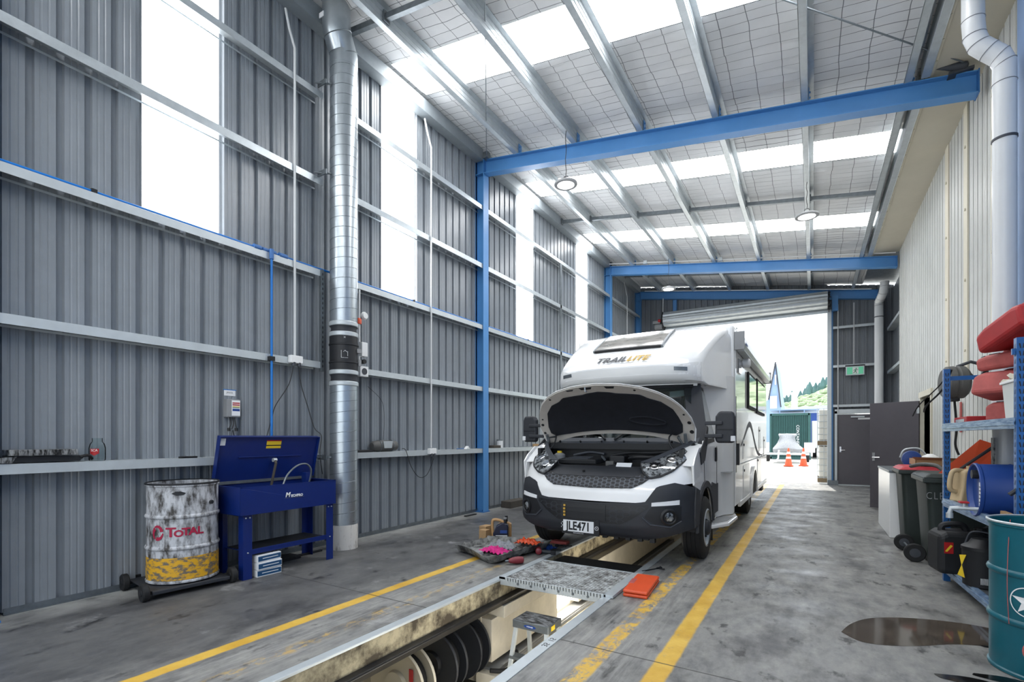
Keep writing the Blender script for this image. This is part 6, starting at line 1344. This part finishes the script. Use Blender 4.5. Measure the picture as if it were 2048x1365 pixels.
# grey lower skirt of the overcab
b = MB(); nsk = lambda x, s: nose(x, s); drape(b, nsk, C(.06), lambda x: .285 + .10 * max(0, abs(x) - .7) / .25, -.93, .93, 40, 6, .004, .004); b.build('overcab_lower_band', 'vanw2', lut, smooth=True)
for s in (-1, 1):
    b = MB(); x0, x1 = (.66, .80) if s > 0 else (-.80, -.66); drape(b, nose, C(.235), C(.275), x0, x1, 8, 2, .014, .012); b.build('marker_lamp', 'galvd', lut, bevel=.002)
# skylight window
b = MB(); drape(b, nose, C(.56), P2([(0, .80), (.42, .80)]), -.44, .44, 20, 8, .03, .03); sk = b.build('front_skylight', 'acrylic', V, smooth=True, bevel=.0)
b = MB(); drape(b, nose, C(.545), C(.56), -.44, .44, 16, 1, .035, .03); b.build('skylight_lip', 'black', sk)
b = MB(); drape(b, nose, C(.55), C(.81), .44, .465, 2, 8, .032, .03); drape(b, nose, C(.55), C(.81), -.465, -.44, 2, 8, .032, .03); b.build('skylight_frame', 'galvd', sk)
text('maker_lettering', 'TRAIL', .125, lambda x, y, z: tuple(Vector(nose(-.125 + x * 1.25, .405 + y * .78)) + norm(nose, 0, .4) * (.018 + z)), 'txtg', V, shear=.35, sx=1.0, bold=.0025)
text('maker_lettering', 'LITE', .125, lambda x, y, z: tuple(Vector(nose(.215 + x * 1.14, .405 + y * .78)) + norm(nose, 0, .4) * (.018 + z)), 'txty', V, shear=.35, sx=1.0, bold=.0025)
# transition fairing between cab and body
for s in (-1, 1):
    rows = []
    for z in (.36, .6, .9, 1.2, 1.5, 1.8, 2.06, 2.2):
        fl = .02 * max(0, z - 1.7)
        tu = .17 * max(0, z - 1.27) / .78; rows.append([(VX + s * (1.005 - tu), 6.74 - fl, z), (VX + s * (1.03 - tu * .6), 6.86 - fl, z), (VX + s * 1.06, 7.02, z), (VX + s * 1.15, 7.16, z), (VX + s * 1.15, 7.32, z)])
    MB().grid(rows).build('cab_fairing', 'vanw2', V, smooth=True, solid=.01)
    MB().box(min(VX + s * 1.03, VX + s * 1.15), max(VX + s * 1.03, VX + s * 1.155), 6.9, 7.3, .925, .93).build('fairing_seam', 'greyhat', V)
bx = 1.15
b = MB(); b.box(VX - bx, VX + bx, 7.3, 12.85, .40, 2.93); body = b.build('body_shell', 'vanw', V, bevel=.05, seg=3)
MB().box(VX - bx + .02, VX + bx - .02, 12.7, 12.93, .38, 2.9).build('rear_moulding', 'vanw2', V, bevel=.06, seg=3)
XS = VX + bx
# step
b = MB(); b.prism([(VX + .98, 6.2), (VX + 1.06, 6.2), (VX + 1.2, 6.5), (VX + 1.22, 7.1), (VX + 1.16, 7.35), (VX + .98, 7.35)], 'z', .30, .345); b.build('side_step', 'vanw', V, bevel=.012); MB().prism([(VX + 1.0, 6.35), (VX + 1.06, 6.35), (VX + 1.16, 6.6), (VX + 1.18, 7.0), (VX + 1.0, 7.0)], 'z', .345, .35).build('step_grip', 'greyhat', V)
# entry door
dr = MB().box(XS, XS + .012, 7.36, 7.92, .44, 2.6).build('entry_door', 'vanw', V, bevel=.004)
b = MB(); b.box(XS + .012, XS + .02, 7.40, 7.44, .9, 1.95); b.build('door_window_slot', 'tint', dr); MB().box(XS + .012, XS + .03, 7.60, 7.88, 2.3, 2.5).build('door_top_window', 'tint', dr); MB().box(XS + .012, XS + .05, 7.44, 7.50, 1.0, 1.3).build('door_grab', 'black', dr)
b = MB()
for (y0, y1, z0, z1) in ((7.35, 7.36, .44, 2.6), (7.92, 7.93, .44, 2.6), (7.35, 7.93, 2.6, 2.61)): b.box(XS, XS + .004, y0, y1, z0, z1)
b.build('door_gap', 'greyhat', V)
# awning
aw = MB(); aw.prism([(XS + .005, 2.60), (XS + .10, 2.60), (XS + .125, 2.66), (XS + .12, 2.76), (XS + .08, 2.81), (XS + .005, 2.82)], 'y', 7.35, 12.3) ; aw = aw.build('awning', 'vanw2', V, bevel=.01, smooth=False)
b = MB(); b.box(XS + .0, XS + .13, 7.33, 7.35, 2.58, 2.83); b.build('awning_end_cap', 'greyhat', aw, bevel=.006); b = MB(); b.box(XS + .0, XS + .13, 12.3, 12.33, 2.58, 2.83); b.build('awning_end_cap', 'greyhat', aw, bevel=.006); MB().box(XS + .02, XS + .11, 7.5, 12.2, 2.585, 2.6).build('awning_lead_rail', 'galvw', aw)
MB().box(XS + .13, XS + .132, 7.45, 7.7, 2.66, 2.69).build('awning_lettering_bar', 'bluem', aw)
t2 = MB().lathe([(.05, 0), (.07, .02), (.07, .10), (.05, .12)], (XS + .0, 8.15, 2.50), (1, 0, 0), 20).build('outside_lamp', 'label', V, smooth=True)
for (y0, y1, z0, z1) in ((8.85, 10.05, 1.86, 2.46), (10.30, 11.95, 1.84, 2.50)):
    w = MB().box(XS, XS + .03, y0, y1, z0, z1).build('side_window', 'plastd', V, bevel=.02, seg=3); MB().box(XS + .03, XS + .034, y0 + .05, y1 - .05, z0 + .05, z1 - .05).build('window_pane', 'tint', w)
for (y0, y1, z0, z1) in ((8.35, 9.2, .44, .95), (10.6, 11.4, .46, 1.02), (8.3, 8.45, 1.05, 1.35), (10.9, 11.3, 1.1, 1.6), (12.0, 12.3, 1.0, 1.4)):
    lk = MB().box(XS, XS + .006, y0, y1, z0, z1).build('locker_door', 'vanw2', V, bevel=.002); MB().cyl((XS + .006, y0 + .08, z1 - .08), (XS + .016, y0 + .08, z1 - .08), .02, 12).build('lock', 'dark', lk)
MB().box(XS, XS + .008, 7.95, 12.7, .985, 1.0).build('side_rub_strip', 'galvw', V)
b = MB(); top, bot = [], []
for k in range(31):
    u = k / 30; y = 8.0 + 4.0 * u; z = 1.22 + .34 * math.exp(-((u - .33) / .2) ** 2) - .16 * u + .08 * math.sin(u * 6); th_ = .07 * math.sin(PI * min(1, u * 1.05 + .02)) + .01; top.append((XS + .003, y, z + th_)); bot.append((XS + .003, y, z - th_ * .3))
b.grid([top, bot]); b.build('swoosh_decal', 'swoosh', V, recalc=False)
MB().box(XS - .03, XS + .012, 7.95, 9.45, .36, .44).build('skirt', 'vanw2', V, bevel=.01); MB().box(XS - .03, XS + .012, 10.4, 12.8, .36, .44).build('skirt', 'vanw2', V, bevel=.01)
ring = [(9.9 + q * math.cos(a), .37 + q * math.sin(a)) for q, rng in ((.50, range(15)), (.43, range(14, -1, -1))) for a in [PI - PI * k / 14 for k in rng]]
MB().prism(ring, 'x', XS, XS + .03).build('rear_arch_trim', 'vanw2', V); MB().prism([(9.9 + .43 * math.cos(PI * k / 14), .37 + .43 * math.sin(PI * k / 14)) for k in range(15)], 'x', XS - .001, XS + .002).build('rear_arch_opening', 'black', V)
for s in (-1, 1):
    wx = VX + s * .93; w = MB().lathe([(.20, -.15), (.30, -.155), (.352, -.13), (.355, 0), (.352, .13), (.30, .155), (.2, .15)], (wx, 9.9, .356), (s, 0, 0), 40, cap=False).build('rear_wheel', 'rubber', V, smooth=True); MB().lathe([(.001, .06), (.17, .06), (.205, .12), (.20, .15)], (wx, 9.9, .356), (s, 0, 0), 32, cap=False).build('rim', 'galvw', w, smooth=True)
b = MB(); b.box(XS - .15, XS - .05, 12.2, 12.6, .2, .4); b.build('corner_steady', 'black', V)
# ---------------- outside the rear door ----------------
t = T('ibc_tote', 'white caged liquid tote standing on the ground outside the rear door', 'liquid tote', (.62, 18.6, 0))
def ibc(t, x0, y0, z0):
    MB().box(x0, x0 + 1.0, y0, y0 + 1.2, z0 + .001, z0 + .13).build('pallet', 'wood', t)
    MB().box(x0 + .03, x0 + .97, y0 + .03, y0 + 1.17, z0 + .14, z0 + 1.12).build('tank', 'ibc', t, bevel=.05, seg=3)
    b = MB()
    for k in range(7):
        x = x0 + k / 6; b.cyl((x, y0, z0 + .12), (x, y0, z0 + 1.14), .009, 6)
        y = y0 + 1.2 * k / 6; b.cyl((x0, y, z0 + .12), (x0, y, z0 + 1.14), .009, 6)
    for k in range(6):
        z = z0 + .14 + k * .2; b.cyl((x0, y0, z), (x0 + 1, y0, z), .010, 6); b.cyl((x0, y0, z), (x0, y0 + 1.2, z), .010, 6)
    b.build('cage', 'galvw', t)
ibc(t, .12, 18.0, 0)
t = T('ibc_tote', 'white caged liquid tote stacked on top of the other one outside', 'liquid tote', (.62, 18.6, 1.15)); ibc(t, .12, 18.0, 1.145)
YG = 34.0
t = T('shipping_container', 'dark green shipping container across the yard', 'shipping container', (-3.0, 37, .22))
def onpix(u, v, Y):
    a = (u - 1024) / F; b_ = -(v - 876) / F; c_, s_ = math.cos(TH), math.sin(TH); ry = a * s_ + c_; d = Y / ry; return Vector(((a * c_ - s_) * d, Y, H + b_ * d))
# container: end wall facing the shed
cx0, cx1 = onpix(1541, 900, 31).x, onpix(1619, 900, 31).x
b = MB(); pr = []; n = 22; 
for k in range(n):
    x = cx0 + (cx1 - cx0) * k / n; w = (cx1 - cx0) / n; pr += [(x, 31.0), (x + w * .35, 31.0), (x + w * .5, 31.05), (x + w * .85, 31.05)]
pr.append((cx1, 31.0)); pr += [(cx1, 37), (cx0, 37)]
b.prism(pr, 'z', .25, 2.62); b.build('body', 'cont', t)
b = MB(); b.box(cx0 - .04, cx0 + .06, 30.95, 31.06, .2, 2.7); b.box(cx1 - .06, cx1 + .06, 30.95, 31.06, .2, 2.7); b.box(cx0, cx1, 30.95, 31.06, 2.6, 2.72); b.box(cx0, cx1, 30.95, 31.06, .2, .32); b.build('corner_frame', 'cont', t)
text('side_lettering', 'CONTAINER', .20, lambda x, y, z: (cx1 - .55 + y, 30.94 - z, 1.5 - x), 'label', t)
tag(MB().box(cx0 - .2, cx1 + 1.0, 33.5, 37.5, 3.0, 3.05).box(cx0 + .3, cx0 + .35, 33.5, 33.55, 2.7, 3.0).box(cx1 - .3, cx1 - .25, 33.5, 33.55, 2.7, 3.0).build('canopy_roof', 'lblue'), 'pale blue-grey canopy roof above the green container', 'roof')
# jet ski under cover on trailer
jx = onpix(1573, 900, 27).x
t = T('boat_trailer', 'white trailer parked before the green container', 'trailer', (jx, 27.5, .2)); b = MB(); b.box(jx - .9, jx + .95, 27.0, 27.08, .55, .66); b.box(jx - .5, jx + .5, 27.1, 29, .55, .62); b.tube([(jx - .3, 26.6, .8), (jx - .33, 26.6, .4), (jx - .45, 26.55, .22)], .04, 8); b.build('frame', 'galvw', t)
for s in (-1, 1): MB().lathe([(.1, 0), (.24, 0), (.26, .03), (.26, .13), (.24, .16), (.1, .16)], (jx + s * .85 - .08, 27.9, .44), (1, 0, 0), 20).build('wheel', 'rubber', t, smooth=True)
for s in (-1, 1): MB().box(jx + s * .95 - .22, jx + s * .95 + .22, 26.98, 27.0, .68, 1.15).build('guard_board', 'label', t)
rows = []
for z, w, d in ((.68, .62, .9), (.85, .66, 1.0), (1.0, .52, .9), (1.15, .4, .7), (1.38, .33, .4), (1.52, .40, .3), (1.56, .38, .2)):
    rows.append([(jx + w * math.cos(a) * (1 + .06 * math.sin(5 * a + z * 9)), 27.8 + d * math.sin(a), z + .03 * math.sin(3 * a)) for a in [2 * PI * i / 24 for i in range(24)]])
b = MB(); b.grid(rows, close=True); b.q(*rows[-1]); tag(b.build('covered_jet_ski', 'rag', smooth=True), 'jet ski under a pale cover on the trailer in the yard', 'jet ski')
def cone(x, y, z, lab):
    t = T('traffic_cone', lab, 'traffic cone', (x, y, z), 'traffic cones in the yard')
    MB().box(x - .19, x + .19, y - .19, y + .19, z, z + .04).build('base', 'orange', t); MB().lathe([(.15, .04), (.035, .78), (.02, .8), (.001, .8)], (x, y, z), n=20, cap=False).build('cone_body', 'orange', t, smooth=True)
    b = MB(); b.lathe([(.112, .28), (.092, .42)], (x, y, z), n=20, cap=False); b.lathe([(.078, .54), (.062, .64)], (x, y, z), n=20, cap=False); b.build('white_bands', 'label', t, smooth=True)
p = onpix(1577, 910, 25.0); cone(p.x, 25.0, .12, 'orange traffic cone on the left, in front of the trailer hitch'); p = onpix(1607, 909, 25.5); cone(p.x, 25.5, .12, 'orange traffic cone on the right, by the container corner')
# building with steep blue gable
g0, g1, gp = onpix(1537, 800, 45), onpix(1562, 800, 45), onpix(1551, 725, 45)
t = T('gable_building', 'steep pale blue gabled building behind the container', 'building', (g0.x, 46, .3))
b = MB(); b.prism([(g0.x - 1.5, .3), (g1.x, .3), (g1.x, onpix(1562, 815, 45).z), (gp.x, gp.z), (g0.x, onpix(1540, 800, 45).z), (g0.x - 1.5, onpix(1540, 820, 45).z)], 'y', 45, 52); b.build('gable_wall', 'lblue', t)
b = MB(); zt = onpix(1562, 815, 45).z
for a, c in (((g1.x, zt), (gp.x, gp.z)), ((g0.x, onpix(1540, 800, 45).z), (gp.x, gp.z))): b.tube([(a[0], 44.95, a[1]), (c[0], 44.95, c[1])], .06, 4)
b.build('barge_board', 'plastm', t)
b = MB(); q = onpix(1547, 805, 44.9); b.box(q.x - .25, q.x + .25, 44.9, 44.98, q.z - .5, q.z + .5); b.build('window', 'label', t); b = MB(); q = onpix(1551, 760, 44.9); b.box(q.x - .05, q.x + .05, 44.9, 44.98, q.z - .4, q.z + .4); b.build('window', 'label', t)
# far sheds
q0, q1 = onpix(1560, 833, 60), onpix(1660, 800, 60)
t = T('far_shed', 'long low shed with grey roof beyond the yard', 'building', ((q0.x + q1.x) / 2, 62, .3)); b = MB(); b.box(q0.x, q1.x + 4, 60, 70, .3, onpix(1600, 822, 60).z); b.build('wall', 'white', t)
b = MB(); b.add([(q0.x, 59.5, onpix(1600, 822, 59.5).z), (q1.x + 4, 59.5, onpix(1600, 818, 59.5).z), (q1.x + 4, 70, onpix(1600, 800, 60).z), (q0.x, 70, onpix(1600, 806, 60).z)], [(0, 1, 2, 3)]); b.build('roof', 'roofg', t, solid=.1)
b = MB(); q = onpix(1635, 838, 59.9); b.box(q.x - 1.5, q.x + 1.2, 59.85, 59.95, .3, q.z + .6); b.build('doorway', 'bluem', t)
q = onpix(1589, 812, 58); t = T('flue', 'white chimney flue rising above the far shed', 'chimney', (q.x, 58, .3)); MB().cyl((q.x, 58, .3), (q.x, 58, onpix(1589, 790, 58).z), .28, 16).build('pipe', 'pvc', t, smooth=True); MB().cyl((q.x, 58, onpix(1589, 790, 58).z), (q.x, 58, onpix(1589, 785, 58).z), .36, 16).build('cowl', 'label', t)
t = T('parked_trailer', 'white box trailer behind the container and totes', 'trailer', (onpix(1628, 900, 32).x, 33, .2)); q = onpix(1621, 880, 32); MB().box(q.x + .05, q.x + 1.6, 32, 35, .8, 2.3).build('box_body', 'white', t, bevel=.05)
for k in (0, 1): MB().lathe([(.1, 0), (.33, 0), (.35, .03), (.35, .2), (.1, .2)], (q.x + .1 + k * 1.2, 33.0, .6), (1, 0, 0), 20).build('wheel', 'rubber', t, smooth=True)
# wooded hill
rr = random.Random(4); rows = []
def hill(x, y):
    a = onpix(1560, 812, 260); c = onpix(1655, 752, 260)
    u = (x - a.x) / (c.x - a.x); top = a.z - 3 + (c.z - a.z - 4) * max(-.25, min(1.35, u)); k = max(0, min(1, (y - 150) / 85)); return top * k ** .8 + .3
for j in range(18):
    y = 150 + j * 7; rows.append([(x, y, hill(x, y)) for x in [-90 + i * 6 for i in range(30)]])
struct(MB().grid(rows).build('hillside', 'greenl', smooth=True), 'pale green hillside')
b = MB(); b2 = MB()
for k in range(1500):
    y = rr.uniform(165, 268); x = rr.uniform(-75, 60); z = hill(x, y); s = rr.uniform(.9, 1.9)
    if y > 232:
        b.lathe([(s * .7, 0), (s * .8, s * .8), (s * .5, s * 2.0), (s * .12, s * 3.0)], (x, y, z - .5), n=6)
    else:
        b2.lathe([(s * .5, -.3), (s * .9, s * .3), (s * .6, s * .8), (s * .1, s)], (x, y, z - .3), n=6)
tag(b.build('hill_trees', 'green'), 'dark green pine trees along the ridge of the far hill', 'trees', kind='stuff')  # tree colour carries painted distance haze
tag(b2.build('hill_bushes', 'greenl'), 'pale green scrub covering the lower hillside', 'bushes', kind='stuff')
